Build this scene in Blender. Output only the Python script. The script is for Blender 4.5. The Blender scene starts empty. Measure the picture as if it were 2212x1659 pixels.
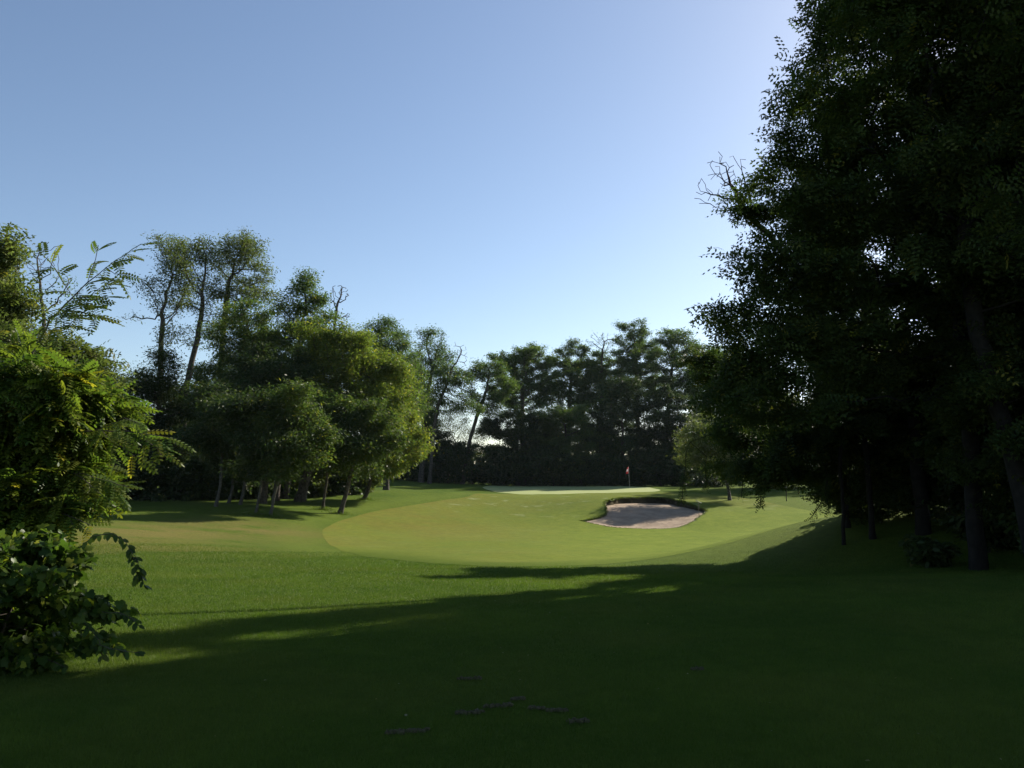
import bpy, math, random
import numpy as np
from mathutils import Vector

# ------------------------------------------------------------------ camera, sky, sun, exposure
sc = bpy.context.scene
C = sc.collection
F, CX, CY = 1805.0, 1106.0, 829.5            # pixel units of a 2212 x 1659 view of the place
PITCH = math.atan(200.5 / F)
EYE = 1.6
SUN_AZ, SUN_EL = math.radians(45), math.radians(30)   # azimuth measured from +Y towards +X

cam = bpy.data.cameras.new('camera')
cam.sensor_width = 36
cam.lens = F / 2212 * 36
cam.clip_end = 3000
camo = bpy.data.objects.new('camera', cam)
camo.location = (0, 0, EYE)
camo.rotation_euler = (math.pi / 2 + PITCH, 0, 0)
C.objects.link(camo)
sc.camera = camo

w = bpy.data.worlds.new('World')
sc.world = w
w.use_nodes = True
nt = w.node_tree
bg = nt.nodes['Background']
sky = nt.nodes.new('ShaderNodeTexSky')
sky.sky_type = 'NISHITA'
sky.sun_disc = False
sky.sun_elevation = SUN_EL
sky.sun_rotation = SUN_AZ
sky.altitude = 100
sky.air_density = 0.92
sky.dust_density = 0.6
sky.ozone_density = 1.3
nt.links.new(sky.outputs[0], bg.inputs[0])
bg.inputs[1].default_value = 0.081

sun = bpy.data.lights.new('sun', 'SUN')
sun.energy = 5.0
sun.angle = math.radians(0.5)
sun.color = (1.0, 0.93, 0.80)
suno = bpy.data.objects.new('sun', sun)
sdir = Vector((math.sin(SUN_AZ) * math.cos(SUN_EL), math.cos(SUN_AZ) * math.cos(SUN_EL), math.sin(SUN_EL)))
suno.rotation_euler = sdir.to_track_quat('Z', 'Y').to_euler()
suno.location = sdir * 100
C.objects.link(suno)

sc.view_settings.view_transform = 'Standard'
sc.view_settings.look = 'None'
sc.view_settings.exposure = 0.92
sc.view_settings.gamma = 1
sc.cycles.max_bounces = 6
sc.cycles.diffuse_bounces = 3
sc.cycles.transmission_bounces = 4
sc.cycles.glossy_bounces = 2
sc.cycles.use_denoising = True
sc.cycles.sample_clamp_indirect = 4

rng = np.random.default_rng(11)
random.seed(11)
cp, sp = math.cos(PITCH), math.sin(PITCH)


def ray(px, py):
    x = (px - CX) / F
    y = (CY - py) / F
    return np.array([x, cp - y * sp, sp + y * cp])


def P(px, py, Y):
    d = ray(px, py)
    return np.array([0, 0, EYE]) + d * (Y / d[1])


# ------------------------------------------------------------------ terrain
CTRL = np.array([
    (0, 0, 0), (-6, 0, .05), (6, 0, .0), (0, 5, 0), (-5, 5, 0), (5, 5, 0), (-9, 5, .1), (9, 8, .02), (13, 10, .1), (20, 5, .2), (-20, 5, .2), (0, -20, .2),
    (0, 10, -.08), (0, 15, -.26), (0, 20, -.5), (0, 30, -1.0), (0, 40, -1.35), (0, 48, -1.35), (0, 56, -.7), (0, 62, .02), (0, 70, .13), (0, 78, .45), (0, 88, .63), (0, 100, .55), (0, 112, .6),
    (6, 48, -1.4), (12, 48, -1.3), (7, 54, -.7), (7, 60, .12), (12, 58, -.2), (7, 70, .2), (10, 80, .5), (10, 88, .62),
    (14, 45, -1.15), (14, 60, -.2), (21, 72, .4), (28, 75, .56), (22, 58, -.1), (25, 45, -.6), (35, 60, .3), (40, 90, .8),
    (9.5, 25, .42), (7.1, 26, -.2), (5.9, 27, -.69), (9, 35, -1.2), (14, 35, -.95), (20, 35, -.4), (20, 25, .8), (14, 22, .75), (12, 18, .25), (9, 16.5, -.18), (8, 13.5, 0), (6, 20, -.36), (30, 25, 1.0),
    (-12, 30, -.4), (-12, 20, -.1), (-8, 12, .02), (-8, 30, -.75), (-7, 40, -.95), (-12, 40, -.28), (-11.5, 48, -.02), (-9.3, 54, .12), (-14, 60, .5), (-20, 50, .4), (-20, 35, .1), (-30, 40, .7),
    (-8.5, 60, .5), (-3.9, 66, .36), (-8.5, 72, .45), (-8.5, 85, .95), (-15, 97, 1.5), (-25, 80, 1.2), (-5, 100, .8),
    (-60, 40, 1), (60, 40, 1), (-60, 100, 1.5), (60, 100, 1.2), (0, 160, 1), (-90, 0, .5), (90, 0, .5), (0, -80, .3), (0, 260, 1.2), (-150, 200, 1.5), (150, 200, 1.5)], float)
_c = 4.0


def _phi(A, B):
    return np.sqrt(((A[:, None, :] - B[None, :, :]) ** 2).sum(-1) + _c * _c)


_zm = CTRL[:, 2].mean()
_w = np.linalg.solve(_phi(CTRL[:, :2], CTRL[:, :2]) + 0.02 * -np.eye(len(CTRL)), CTRL[:, 2] - _zm)


def gz(X, Y):
    X = np.atleast_1d(np.asarray(X, float)); Y = np.atleast_1d(np.asarray(Y, float))
    pts = np.stack([X.ravel(), Y.ravel()], 1)
    out = np.empty(len(pts))
    for i in range(0, len(pts), 20000):
        out[i:i + 20000] = _phi(pts[i:i + 20000], CTRL[:, :2]) @ _w + _zm
    x, y = pts[:, 0], pts[:, 1]
    out += .018 * np.sin(x * .9 + 1.3) * np.sin(y * .7 + .4) + .012 * np.sin(x * 1.7 - y * 1.1) + .02 * np.sin(x * .31 + y * .43)
    far = np.clip((np.hypot(x, y - 50) - 130) / 120, 0, 1)
    out = out * (1 - far) + 1.0 * far
    return out.reshape(X.shape)


def z1(x, y):
    return float(gz(x, y)[0])


def hit(px, py):
    """Where the sight line through a pixel meets the terrain."""
    d = ray(px, py)
    t = np.concatenate([np.arange(2, 20, .02), np.arange(20, 130, .05)])
    X, Y, Z = d[0] * t, d[1] * t, EYE + d[2] * t
    below = np.nonzero(Z < gz(X, Y))[0]
    i = below[0] if len(below) else len(t) - 1
    return np.array([X[i], Y[i], gz(X[i], Y[i])[0]])


def sdf(poly, X, Y):
    """Signed distance to a closed outline, positive inside."""
    X = np.asarray(X, float).ravel(); Y = np.asarray(Y, float).ravel()
    d = np.full(len(X), 1e9); ins = np.zeros(len(X), bool)
    n = len(poly)
    for i in range(n):
        ax, ay = poly[i][:2]; bx, by = poly[(i + 1) % n][:2]
        ex, ey = bx - ax, by - ay
        t = np.clip(((X - ax) * ex + (Y - ay) * ey) / (ex * ex + ey * ey + 1e-9), 0, 1)
        d = np.minimum(d, np.hypot(X - ax - t * ex, Y - ay - t * ey))
        c = (ay > Y) != (by > Y)
        xi = ax + (Y - ay) / (by - ay if by != ay else 1e-9) * ex
        ins ^= c & (X < xi)
    return np.where(ins, d, -d)


def smooth_poly(pts, n=4):
    """Closed Catmull-Rom outline."""
    pts = [np.asarray(p[:2], float) for p in pts]
    out = []
    m = len(pts)
    for i in range(m):
        p0, p1, p2, p3 = pts[i - 1], pts[i], pts[(i + 1) % m], pts[(i + 2) % m]
        for k in range(n):
            t = k / n
            out.append(.5 * (2 * p1 + (p2 - p0) * t + (2 * p0 - 5 * p1 + 4 * p2 - p3) * t * t + (3 * p1 - p0 - 3 * p2 + p3) * t ** 3))
    return out


def sm(x):
    x = np.clip(x, 0, 1)
    return x * x * (3 - 2 * x)


# ------------------------------------------------------------------ mesh and object helpers
def mesh_np(name, V, faces, mat, attrs=None, smooth=False):
    """faces: list of (k, array n x k)."""
    me = bpy.data.meshes.new(name)
    V = np.asarray(V, np.float32)
    me.vertices.add(len(V)); me.vertices.foreach_set('co', V.ravel())
    arrs = [np.asarray(f, np.int32) for f in faces if len(f)]
    idx = np.concatenate([a.ravel() for a in arrs]) if arrs else np.zeros(0, np.int32)
    tot = np.concatenate([np.full(len(a), a.shape[1], np.int32) for a in arrs])
    me.loops.add(len(idx)); me.loops.foreach_set('vertex_index', idx)
    me.polygons.add(len(tot))
    me.polygons.foreach_set('loop_start', np.concatenate([[0], np.cumsum(tot)[:-1]]).astype(np.int32))
    if smooth:
        me.polygons.foreach_set('use_smooth', np.ones(len(tot), bool))
    if mat: me.materials.append(mat)
    for an, arr in (attrs or {}).items():
        a = me.attributes.new(an, 'FLOAT_COLOR', 'POINT')
        arr = np.asarray(arr, np.float32)
        if arr.shape[1] == 3: arr = np.concatenate([arr, np.ones((len(arr), 1), np.float32)], 1)
        a.data.foreach_set('color', arr.ravel())
    me.update(calc_edges=True)
    me.validate()
    return me


def obj(name, me, parent=None, loc=None):
    o = bpy.data.objects.new(name, me)
    C.objects.link(o)
    if parent: o.parent = parent
    if loc is not None: o.location = loc
    return o


def tag(o, label=None, cat=None, group=None, kind=None):
    if label: o['label'] = label
    if cat: o['category'] = cat
    if group: o['group'] = group
    if kind: o['kind'] = kind
    return o


def thing(name, label, cat, loc, group=None):
    o = bpy.data.objects.new(name, None)
    o.empty_display_size = .3
    C.objects.link(o)
    o.location = loc
    return tag(o, label, cat, group)


# ------------------------------------------------------------------ materials
def new_mat(name):
    m = bpy.data.materials.new(name); m.use_nodes = True
    m.node_tree.nodes.clear()
    return m, m.node_tree


def nd(nt, typ, ins=None, **props):
    n = nt.nodes.new(typ)
    for k, v in props.items(): setattr(n, k, v)
    for k, v in (ins or {}).items():
        s = n.inputs[k]
        if isinstance(v, bpy.types.NodeSocket): nt.links.new(v, s)
        else: s.default_value = v
    return n


def col(c): return (c[0], c[1], c[2], 1)


def mix(nt, f, a, b, mode='MIX'):
    n = nd(nt, 'ShaderNodeMix', data_type='RGBA', blend_type=mode)
    for s, v in ((n.inputs[0], f), (n.inputs[6], a), (n.inputs[7], b)):
        if isinstance(v, bpy.types.NodeSocket): nt.links.new(v, s)
        else: s.default_value = v if not isinstance(v, tuple) else col(v)
    return n.outputs[2]


def noise(nt, scale, detail=3, rough=.55, vec=None):
    n = nd(nt, 'ShaderNodeTexNoise', {'Scale': scale, 'Detail': detail, 'Roughness': rough})
    if vec is None:
        vec = nd(nt, 'ShaderNodeNewGeometry').outputs['Position']
    nt.links.new(vec, n.inputs['Vector'])
    return n.outputs['Fac']


def ramp(nt, f, lo, hi):
    n = nd(nt, 'ShaderNodeMapRange', {'Value': f, 'From Min': lo, 'From Max': hi}, interpolation_type='SMOOTHSTEP')
    return n.outputs[0]


def mul(nt, a, b):
    n = nd(nt, 'ShaderNodeMath', operation='MULTIPLY')
    for s, v in zip(n.inputs, (a, b)):
        if isinstance(v, bpy.types.NodeSocket): nt.links.new(v, s)
        else: s.default_value = v
    return n.outputs[0]


def leaf_mat(name, dark, light, yellow, trans=.42, rough=.5, tgain=(1.36, 1.55, .75), spec=.14):
    m, nt = new_mat(name)
    a = nd(nt, 'ShaderNodeAttribute', attribute_name='tint')
    s = nd(nt, 'ShaderNodeSeparateColor', {0: a.outputs['Color']})
    c = mix(nt, s.outputs[0], dark, light)
    c = mix(nt, s.outputs[1], c, yellow)
    p = nd(nt, 'ShaderNodeBsdfPrincipled', {'Base Color': c, 'Roughness': rough, 'Specular IOR Level': spec})
    t = nd(nt, 'ShaderNodeBsdfTranslucent', {'Color': mix(nt, 1.0, c, tgain, 'MULTIPLY')})
    ms = nd(nt, 'ShaderNodeMixShader', {0: trans, 1: p.outputs[0], 2: t.outputs[0]})
    nd(nt, 'ShaderNodeOutputMaterial', {0: ms.outputs[0]})
    return m


def plain_mat(name, c1, c2, scale, rough=.85, bump=.0, bscale=None, spec=.3):
    m, nt = new_mat(name)
    vec = nd(nt, 'ShaderNodeTexCoord').outputs['Object']
    f = noise(nt, scale, 5, .6, vec)
    c = mix(nt, ramp(nt, f, .3, .7), c1, c2)
    p = nd(nt, 'ShaderNodeBsdfPrincipled', {'Base Color': c, 'Roughness': rough, 'Specular IOR Level': spec})
    if bump:
        b = nd(nt, 'ShaderNodeBump', {'Strength': bump, 'Height': noise(nt, bscale or scale * 3, 4, .6, vec)})
        nt.links.new(b.outputs[0], p.inputs['Normal'])
    nd(nt, 'ShaderNodeOutputMaterial', {0: p.outputs[0]})
    return m


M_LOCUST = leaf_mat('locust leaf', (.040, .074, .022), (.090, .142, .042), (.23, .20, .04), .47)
M_BRIGHT = leaf_mat('sunny locust leaf', (.062, .096, .020), (.136, .176, .040), (.30, .26, .04), .5)  # lighter greens put the sun on the lit crowns into the colour
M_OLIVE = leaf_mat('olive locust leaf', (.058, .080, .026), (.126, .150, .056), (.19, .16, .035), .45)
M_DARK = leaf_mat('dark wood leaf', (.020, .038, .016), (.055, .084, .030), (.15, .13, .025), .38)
M_WOOD_LEAF = leaf_mat('half shaded locust leaf', (.032, .058, .018), (.078, .116, .036), (.22, .19, .03), .44)  # locust green darkened partway, with some shade in the colour itself
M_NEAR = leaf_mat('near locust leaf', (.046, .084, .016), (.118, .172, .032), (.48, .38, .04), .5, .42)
M_RIGHT = leaf_mat('shaded locust leaf', (.022, .040, .013), (.055, .082, .022), (.17, .15, .025), .34, .6, spec=.12)  # darker locust greens carry the gloom of the right trees
M_VINE = leaf_mat('vine leaf', (.022, .048, .012), (.060, .105, .020), (.25, .27, .03), .42, .4)
M_RBARK = plain_mat('shaded bark', (.007, .006, .005), (.020, .017, .014), 9, .95, .6, 30)  # locust bark darkened to put the right trees' shade into its colour
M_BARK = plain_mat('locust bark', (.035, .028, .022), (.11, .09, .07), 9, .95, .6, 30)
M_YBARK = plain_mat('young bark', (.05, .044, .036), (.11, .10, .082), 12, .9, .4, 40)


def ground_mat(name, kind):
    m, nt = new_mat(name)
    a = nd(nt, 'ShaderNodeAttribute', attribute_name='zone')
    s = nd(nt, 'ShaderNodeSeparateColor', {0: a.outputs['Color']})
    pos = nd(nt, 'ShaderNodeNewGeometry').outputs['Position']
    big = ramp(nt, noise(nt, .16, 4, .6, pos), .35, .68)
    midn = ramp(nt, noise(nt, .8, 5, .65, pos), .33, .7)
    fine = ramp(nt, noise(nt, 9, 4, .7, pos), .3, .72)
    tiny = noise(nt, 60, 3, .7, pos)
    if kind == 'rough':
        c = mix(nt, big, (.056, .098, .010), (.087, .127, .014))
        c = mix(nt, mul(nt, midn, .55), c, (.092, .122, .014))
        c = mix(nt, mul(nt, s.outputs[1], .75), c, (.108, .146, .020))
        c = mix(nt, mul(nt, ramp(nt, noise(nt, 2.6, 5, .75, pos), .38, .62), .35), c, (.55, .6, .5), 'MULTIPLY')
        dry = mul(nt, s.outputs[0], ramp(nt, noise(nt, .5, 5, .7, pos), .25, .6))
        c = mix(nt, dry, c, (.140, .122, .034))
        c = mix(nt, s.outputs[2], c, (.060, .045, .026))
    elif kind == 'fairway':
        c = mix(nt, big, (.114, .150, .021), (.143, .163, .031))
        c = mix(nt, mul(nt, midn, .65), c, (.135, .145, .018))
        dry = mul(nt, s.outputs[0], ramp(nt, noise(nt, .35, 5, .7, pos), .25, .65))
        c = mix(nt, dry, c, (.145, .128, .024))
        sep = nd(nt, 'ShaderNodeSeparateXYZ', {0: pos})
        worn = ramp(nt, noise(nt, .9, 4, .5, pos), .60, .68)
        c = mix(nt, mul(nt, worn, s.outputs[1]), c, (.20, .225, .09))
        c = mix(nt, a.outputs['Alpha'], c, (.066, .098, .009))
        c = mix(nt, s.outputs[2], c, mix(nt, midn, (.124, .168, .017), (.164, .203, .026)))
        c = mix(nt, mul(nt, ramp(nt, noise(nt, 2.6, 5, .75, pos), .38, .62), .4), c, (.55, .6, .5), 'MULTIPLY')
    else:
        c = mix(nt, big, (.26, .30, .115), (.31, .345, .14))
        c = mix(nt, mul(nt, midn, .4), c, (.35, .375, .165))
    c = mix(nt, mul(nt, fine, .45 if kind == 'rough' else .25), c, (.5, .5, .5), 'MULTIPLY')
    hsum = nd(nt, 'ShaderNodeMath', {0: mul(nt, fine, .5), 1: mul(nt, tiny, 1.0)}, operation='ADD')
    b = nd(nt, 'ShaderNodeBump', {'Strength': {'rough': .6, 'fairway': .35, 'green': .1}[kind], 'Distance': .03, 'Height': hsum.outputs[0]})
    p = nd(nt, 'ShaderNodeBsdfPrincipled', {'Base Color': c, 'Roughness': .9, 'Specular IOR Level': .02 if kind != 'green' else .1, 'Normal': b.outputs[0],
                                            'Sheen Weight': .03, 'Sheen Roughness': .5, 'Sheen Tint': (.75, .9, .45, 1)})
    nd(nt, 'ShaderNodeOutputMaterial', {0: p.outputs[0]})
    return m


M_ROUGH = ground_mat('rough turf', 'rough')
M_FAIR = ground_mat('fairway turf', 'fairway')
M_GREEN = ground_mat('green turf', 'green')

# ------------------------------------------------------------------ outlines on the ground
BUNK_PX = [(1253, 1125), (1275, 1120.6), (1303, 1112), (1308, 1104), (1304, 1090), (1311, 1080.5), (1338, 1075), (1374, 1073.6), (1427, 1074.2), (1468, 1080.5),
           (1498, 1090), (1527, 1102.6), (1510.7, 1117.7), (1490, 1131.6), (1462, 1140.4), (1418, 1142.6), (1371, 1142), (1330, 1140), (1302, 1135.7), (1275, 1130)]
BUNK = smooth_poly([hit(*p) for p in BUNK_PX], 5)
_rb = np.random.default_rng(21)
BUNK = [p + _rb.normal(0, .055, 2) for p in BUNK]
FAIR = smooth_poly([hit(*p) for p in [(696, 1152), (712, 1136), (760, 1118), (830, 1101), (900, 1090), (960, 1080), (1010, 1073)]]
                   + [(-2.5, 67), (0, 72), (6, 74), (12, 72), (17, 66), (18.5, 56), (20, 46), (17, 38), (13, 31), (9.8, 26.5), (6.5, 24.2), (2.5, 21.8)]
                   + [hit(*p) for p in [(1060, 1224), (900, 1214), (800, 1204), (730, 1186)]], 5)
GREEN = smooth_poly([(-.2, 72.2), (2, 71.0), (6, 71.0), (9.5, 71.8), (12.5, 73.5), (13.5, 78), (12, 86), (7, 90), (1, 89.5), (-2.2, 86), (-2.8, 80), (-1.8, 75)], 4)
by = np.array([p[1] for p in BUNK]); BY0, BY1 = by.min(), by.max()


def dig(X, Y):
    """How far the sand lies below the turf."""
    d = sdf(BUNK, X, Y)
    wv = sm((np.asarray(Y).ravel() - BY0 - 1.0) / (BY1 - BY0 - 2.0))
    dep = (.04 + .42 * wv) + .22 * sm(d / 2.2) * (1 - .5 * wv)
    return d, dep


def frange(a, b, s): return list(np.arange(a, b - s * .3, s))


ys = frange(-40, 0, 2) + frange(0, 46, .4) + frange(46, 64, .14) + frange(64, 116, .5) + frange(116, 200, 4) + frange(200, 460, 20) + [900, 2000]
xs = [-1500, -500] + frange(-200, -60, 10) + frange(-60, -30, 2) + frange(-30, 3, .45) + frange(3, 14, .14) + frange(14, 34, .45) + frange(34, 60, 2) + frange(60, 200, 10) + [200, 500, 1500]
GX, GY = np.meshgrid(np.array(xs), np.array(ys))
NX, NY = len(xs), len(ys)
GZ = gz(GX, GY)
fx, fy = GX.ravel(), GY.ravel()
near_b = (fx > 2) & (fx < 15) & (fy > 44) & (fy < 66)
bd = np.full(len(fx), -50.0); bdep = np.zeros(len(fx))
bd[near_b], bdep[near_b] = dig(fx[near_b], fy[near_b])
fd = sdf(FAIR, fx, fy)
gd = sdf(GREEN, fx, fy)

DRY = [hit(*p) for p in [(60, 1165), (180, 1158), (300, 1150), (420, 1146), (520, 1142)]]
dry = np.zeros(len(fx))
for p in DRY:
    dry = np.maximum(dry, np.exp(-(((fx - p[0]) / 3.6) ** 2 + ((fy - p[1]) / 3.6) ** 2)))
bank = np.exp(-(((fx + 9.0) / 3) ** 2 + ((fy - 22) / 3.5) ** 2))
dry = np.clip(np.maximum(dry * 1.1, bank * .9), 0, 1)
fringe = np.maximum(np.exp(-((fd + 1.0) / 1.0) ** 2) * sm((fy - 18) / 8), 1.3 * sm((fx - 2) / 4) * sm((fy - 20) / 4) * sm((68 - fy) / 8))
soil = np.where(bd > -.16, 1.0, 0.0)
zone = np.stack([dry, fringe, soil], 1)
gzv = GZ.ravel() - np.where(bd > .03, bdep + .14, 0)
V = np.stack([fx, fy, gzv], 1)
I = np.arange(NX * NY).reshape(NY, NX)
Q = np.stack([I[:-1, :-1], I[:-1, 1:], I[1:, 1:], I[1:, :-1]], -1).reshape(-1, 4)
g = obj('ground', mesh_np('ground', V, [Q], M_ROUGH, {'zone': zone}, True))
tag(g, 'rolling lawn of green rough grass', 'ground', kind='structure')


def sheet(name, field, off, zone, mat, label):
    """The part of the master grid where field > 0, clipped cleanly along its outline."""
    keep = field > 0
    nin = keep[Q].sum(1)
    full = Q[nin == 4]
    verts = [np.stack([fx, fy, GZ.ravel() + off], 1)]
    zs = [zone]
    polys = {3: [], 4: [], 5: [], 6: []}
    base = len(fx); ev, ez = [], []
    for q in Q[(nin > 0) & (nin < 4)]:
        out = []
        for a, b in zip(q, np.roll(q, -1)):
            if keep[a]: out.append(int(a))
            if keep[a] != keep[b]:
                t = field[a] / (field[a] - field[b])
                ev.append(verts[0][a] * (1 - t) + verts[0][b] * t); ez.append(zone[a] * (1 - t) + zone[b] * t)
                out.append(base + len(ev) - 1)
        if 3 <= len(out) <= 6: polys[len(out)].append(out)
    Vv = np.concatenate([verts[0], np.array(ev).reshape(-1, 3)]); Zz = np.concatenate([zone, np.array(ez).reshape(-1, zone.shape[1])])
    fs = [full] + [np.array(p) for p in polys.values() if p]
    used = np.unique(np.concatenate([f.ravel() for f in fs]))
    rm = np.full(len(Vv), -1); rm[used] = np.arange(len(used))
    o = obj(name, mesh_np(name, Vv[used], [rm[f] for f in fs], mat, {'zone': Zz[used]}, True))
    return tag(o, label, name.replace('_', ' '), kind='structure')


edge_dry = .8 * np.exp(-np.clip(fd, 0, 99) / 1.6) * sm((2.0 - fx) / 3) * sm((fy - 27) / 8)
edge_dry = np.maximum(edge_dry, .9 * np.exp(-(((fx + 5.5) / 4) ** 2 + ((fy - 47) / 9) ** 2)))
worn = np.clip(sm((fy - 50) / 8) * sm((20 - np.abs(fx - 5)) / 4) + .6 * np.exp(-(((fx - 8) / 7) ** 2 + ((fy - 40) / 9) ** 2)), 0, 1)
fblend = .9 * sm((fx + 1) / 7) * sm((60 - fy) / 8)
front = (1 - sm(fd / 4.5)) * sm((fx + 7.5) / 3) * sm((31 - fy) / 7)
sheet('fairway', np.minimum(np.minimum(fd, -bd + .02), -gd), .005, np.stack([np.clip(edge_dry, 0, 1), worn, fblend, front], 1), M_FAIR, 'short mown yellowish green fairway leading up to the green')
sheet('putting_green', gd, .005, np.zeros((len(fx), 4)), M_GREEN, 'pale dewy putting green around the flag')

# sand of the bunker
M_SAND, nt = new_mat('bunker sand')
pos = nd(nt, 'ShaderNodeNewGeometry').outputs['Position']
c = mix(nt, ramp(nt, noise(nt, 1.2, 5, .65, pos), .3, .7), (.27, .20, .14), (.385, .295, .21))
c = mix(nt, mul(nt, ramp(nt, noise(nt, 9, 4, .7, pos), .5, .75), .35), c, (.16, .12, .09))
b = nd(nt, 'ShaderNodeBump', {'Strength': .9, 'Distance': .14, 'Height': noise(nt, 3.2, 6, .7, pos)})
p = nd(nt, 'ShaderNodeBsdfPrincipled', {'Base Color': c, 'Roughness': .95, 'Specular IOR Level': .1, 'Normal': b.outputs[0]})
nd(nt, 'ShaderNodeOutputMaterial', {0: p.outputs[0]})
sx, sy = np.meshgrid(np.arange(2.5, 14.5, .12), np.arange(BY0 - 1, BY1 + 1, .12))
d, dep = dig(sx, sy)
sz = gz(sx, sy).ravel() - dep + .02 * np.sin(sx.ravel() * 3.1 + 2 * np.sin(sy.ravel() * 1.3)) * sm(d / .6)
J = np.arange(sx.size).reshape(sx.shape)
q = np.stack([J[:-1, :-1], J[:-1, 1:], J[1:, 1:], J[1:, :-1]], -1).reshape(-1, 4)
q = q[(d[q] > -.25).all(1)]
used = np.unique(q); rm = np.full(sx.size, -1); rm[used] = np.arange(len(used))
SV = np.stack([sx.ravel(), sy.ravel(), sz], 1)[used]
o = obj('bunker_sand', mesh_np('bunker_sand', SV, [rm[q]], M_SAND, None, True))
tag(o, 'pinkish sand of the kidney shaped bunker before the green', 'bunker', kind='structure')

# a bare sandy bank far behind under the trees
bx, byy = np.meshgrid(np.linspace(-18.4, -13.2, 27), np.linspace(97, 102, 21))
bz = gz(bx, byy) + .03 + .85 * sm((byy - 97) / 2.5) * sm((bx + 18.4) / 1.2) * sm((-13.2 - bx) / 1.2) * sm((102 - byy) / 1.0) - .1 * (1 - sm((byy - 97) / .6))
J = np.arange(bx.size).reshape(bx.shape)
q = np.stack([J[:-1, :-1], J[:-1, 1:], J[1:, 1:], J[1:, :-1]], -1).reshape(-1, 4)
o = obj('sand_bank', mesh_np('sand_bank', np.stack([bx.ravel(), byy.ravel(), bz.ravel()], 1), [q], M_SAND, None, True))
tag(o, 'small bare pinkish sand bank far behind under the trees', 'bank', kind='structure')

# ------------------------------------------------------------------ leaves
def leaf_template(kind):
    """Vertices in (along, across, normal), faces of a fixed vertex count."""
    vs, fs = [], []
    if kind == 'far':
        vs = [(0, 0, 0), (.45, .19, .02), (1, 0, -.12), (.5, -.19, .02)]
        fs = [(0, 1, 2, 3)]
    elif kind in ('mid', 'near'):
        n = 4 if kind == 'mid' else 7
        for i in range(n):
            s = .12 + .78 * i / (n - 1)
            ln = (.26 if kind == 'mid' else .20) * (1 - .35 * abs(i / (n - 1) - .45))
            wd = ln * (.56 if kind == 'mid' else .58)
            for sd in (-1, 1):
                k = len(vs)
                dr = -.25 * s * s
                ax, ay = .22, .97
                if kind == 'mid':
                    for (a, b, zz) in ((0, 0, 0), (.5, .5, -.03), (1, 0, -.06), (.5, -.5, -.03)):
                        vs.append((s + ax * ln * a + b * wd, sd * ay * ln * a, dr + zz))
                    fs.append((k, k + 1, k + 2, k + 3) if sd > 0 else (k + 3, k + 2, k + 1, k))
                else:
                    for (a, b, zz) in ((.06, 0, 0), (.3, .42, -.01), (.72, .44, -.03), (1, 0, -.05), (.72, -.44, -.03), (.3, -.42, -.01)):
                        vs.append((s + ax * ln * a + b * wd, sd * ay * ln * a, dr + zz))
                    fs.append(tuple(range(k, k + 6)) if sd > 0 else tuple(range(k + 5, k - 1, -1)))
        k = len(vs)                                  # end leaflet
        e = .22 if kind == 'mid' else .18
        if kind == 'mid':
            vs += [(.88, 0, -.2), (.98, .05, -.24), (.9 + e, 0, -.3), (.98, -.05, -.24)]; fs.append((k, k + 1, k + 2, k + 3))
        else:
            vs += [(.9, 0, -.2), (.95, .035, -.22), (1.02, .04, -.25), (.9 + e, 0, -.28), (1.02, -.04, -.25), (.95, -.035, -.22)]; fs.append(tuple(range(k, k + 6)))
            k = len(vs)                              # stalk
            vs += [(0, .006, 0), (0, -.006, 0), (.5, -.006, -.062), (1, 0, -.25), (1, .002, -.25), (.5, .006, -.062)]; fs.append(tuple(range(k, k + 6)))
    elif kind == 'vine':
        out = [(0, 0, 0), (-.14, .2, 0), (-.05, .42, -.02), (.2, .5, -.06), (.38, .36, -.03), (.62, .42, -.08), (.68, .2, -.08), (1, 0, -.2),
               (.68, -.2, -.08), (.62, -.42, -.08), (.38, -.36, -.03), (.2, -.5, -.06), (-.05, -.42, -.02), (-.14, -.2, 0)]
        vs = out; fs = [tuple(range(14))]
        vs = [(.3, 0, .03)] + out
        fs = [(0, i, i % 14 + 1) for i in range(1, 15)]
    elif kind == 'broad':
        vs = [(0, 0, 0), (.3, .28, .03), (.75, .22, .0), (1, 0, -.1), (.75, -.22, 0), (.3, -.28, .03)]
        fs = [tuple(range(6))]
    return np.array(vs), np.array(fs)


TPL = {k: leaf_template(k) for k in ('far', 'mid', 'near', 'vine', 'broad')}


def unit(v): return v / (np.linalg.norm(v, axis=-1, keepdims=True) + 1e-9)


def leaves(name, kind, O, D, L, mat, R, yellow=.03, base=None, tilt=.55, up=None):
    """One leaf per row: at O, pointing along D, of length L."""
    n = len(O)
    T, Fc = TPL[kind]
    D = unit(D)
    upv = np.tile([0, 0, 1.0], (n, 1)) + R.normal(0, tilt, (n, 3)) if up is None else up
    Bv = unit(np.cross(upv, D)); Nv = np.cross(D, Bv)
    L = np.asarray(L)[:, None, None]
    Vv = O[:, None, :] + L * (T[None, :, 0, None] * D[:, None] + T[None, :, 1, None] * Bv[:, None] + T[None, :, 2, None] * Nv[:, None])
    k = len(T)
    Fi = (np.arange(n)[:, None, None] * k + Fc[None]).reshape(-1, Fc.shape[1])
    clump = .5 + .5 * np.sin(O[:, 0] * 1.3 + 1.7 * np.sin(O[:, 1] * .9)) * np.sin(O[:, 2] * 1.5 + O[:, 1])
    r = np.clip(.25 + .35 * clump + R.normal(0, .22, n), 0, 1)
    yl = np.where(R.random(n) < yellow, R.uniform(.4, 1, n), np.clip(R.normal(.06, .08, n), 0, 1))
    t = np.repeat(np.stack([r, yl, clump], 1), k, 0)
    Vv = Vv.reshape(-1, 3)
    if base is not None: Vv = Vv - np.asarray(base)
    return mesh_np(name, Vv, [Fi], mat, {'tint': t})


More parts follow.
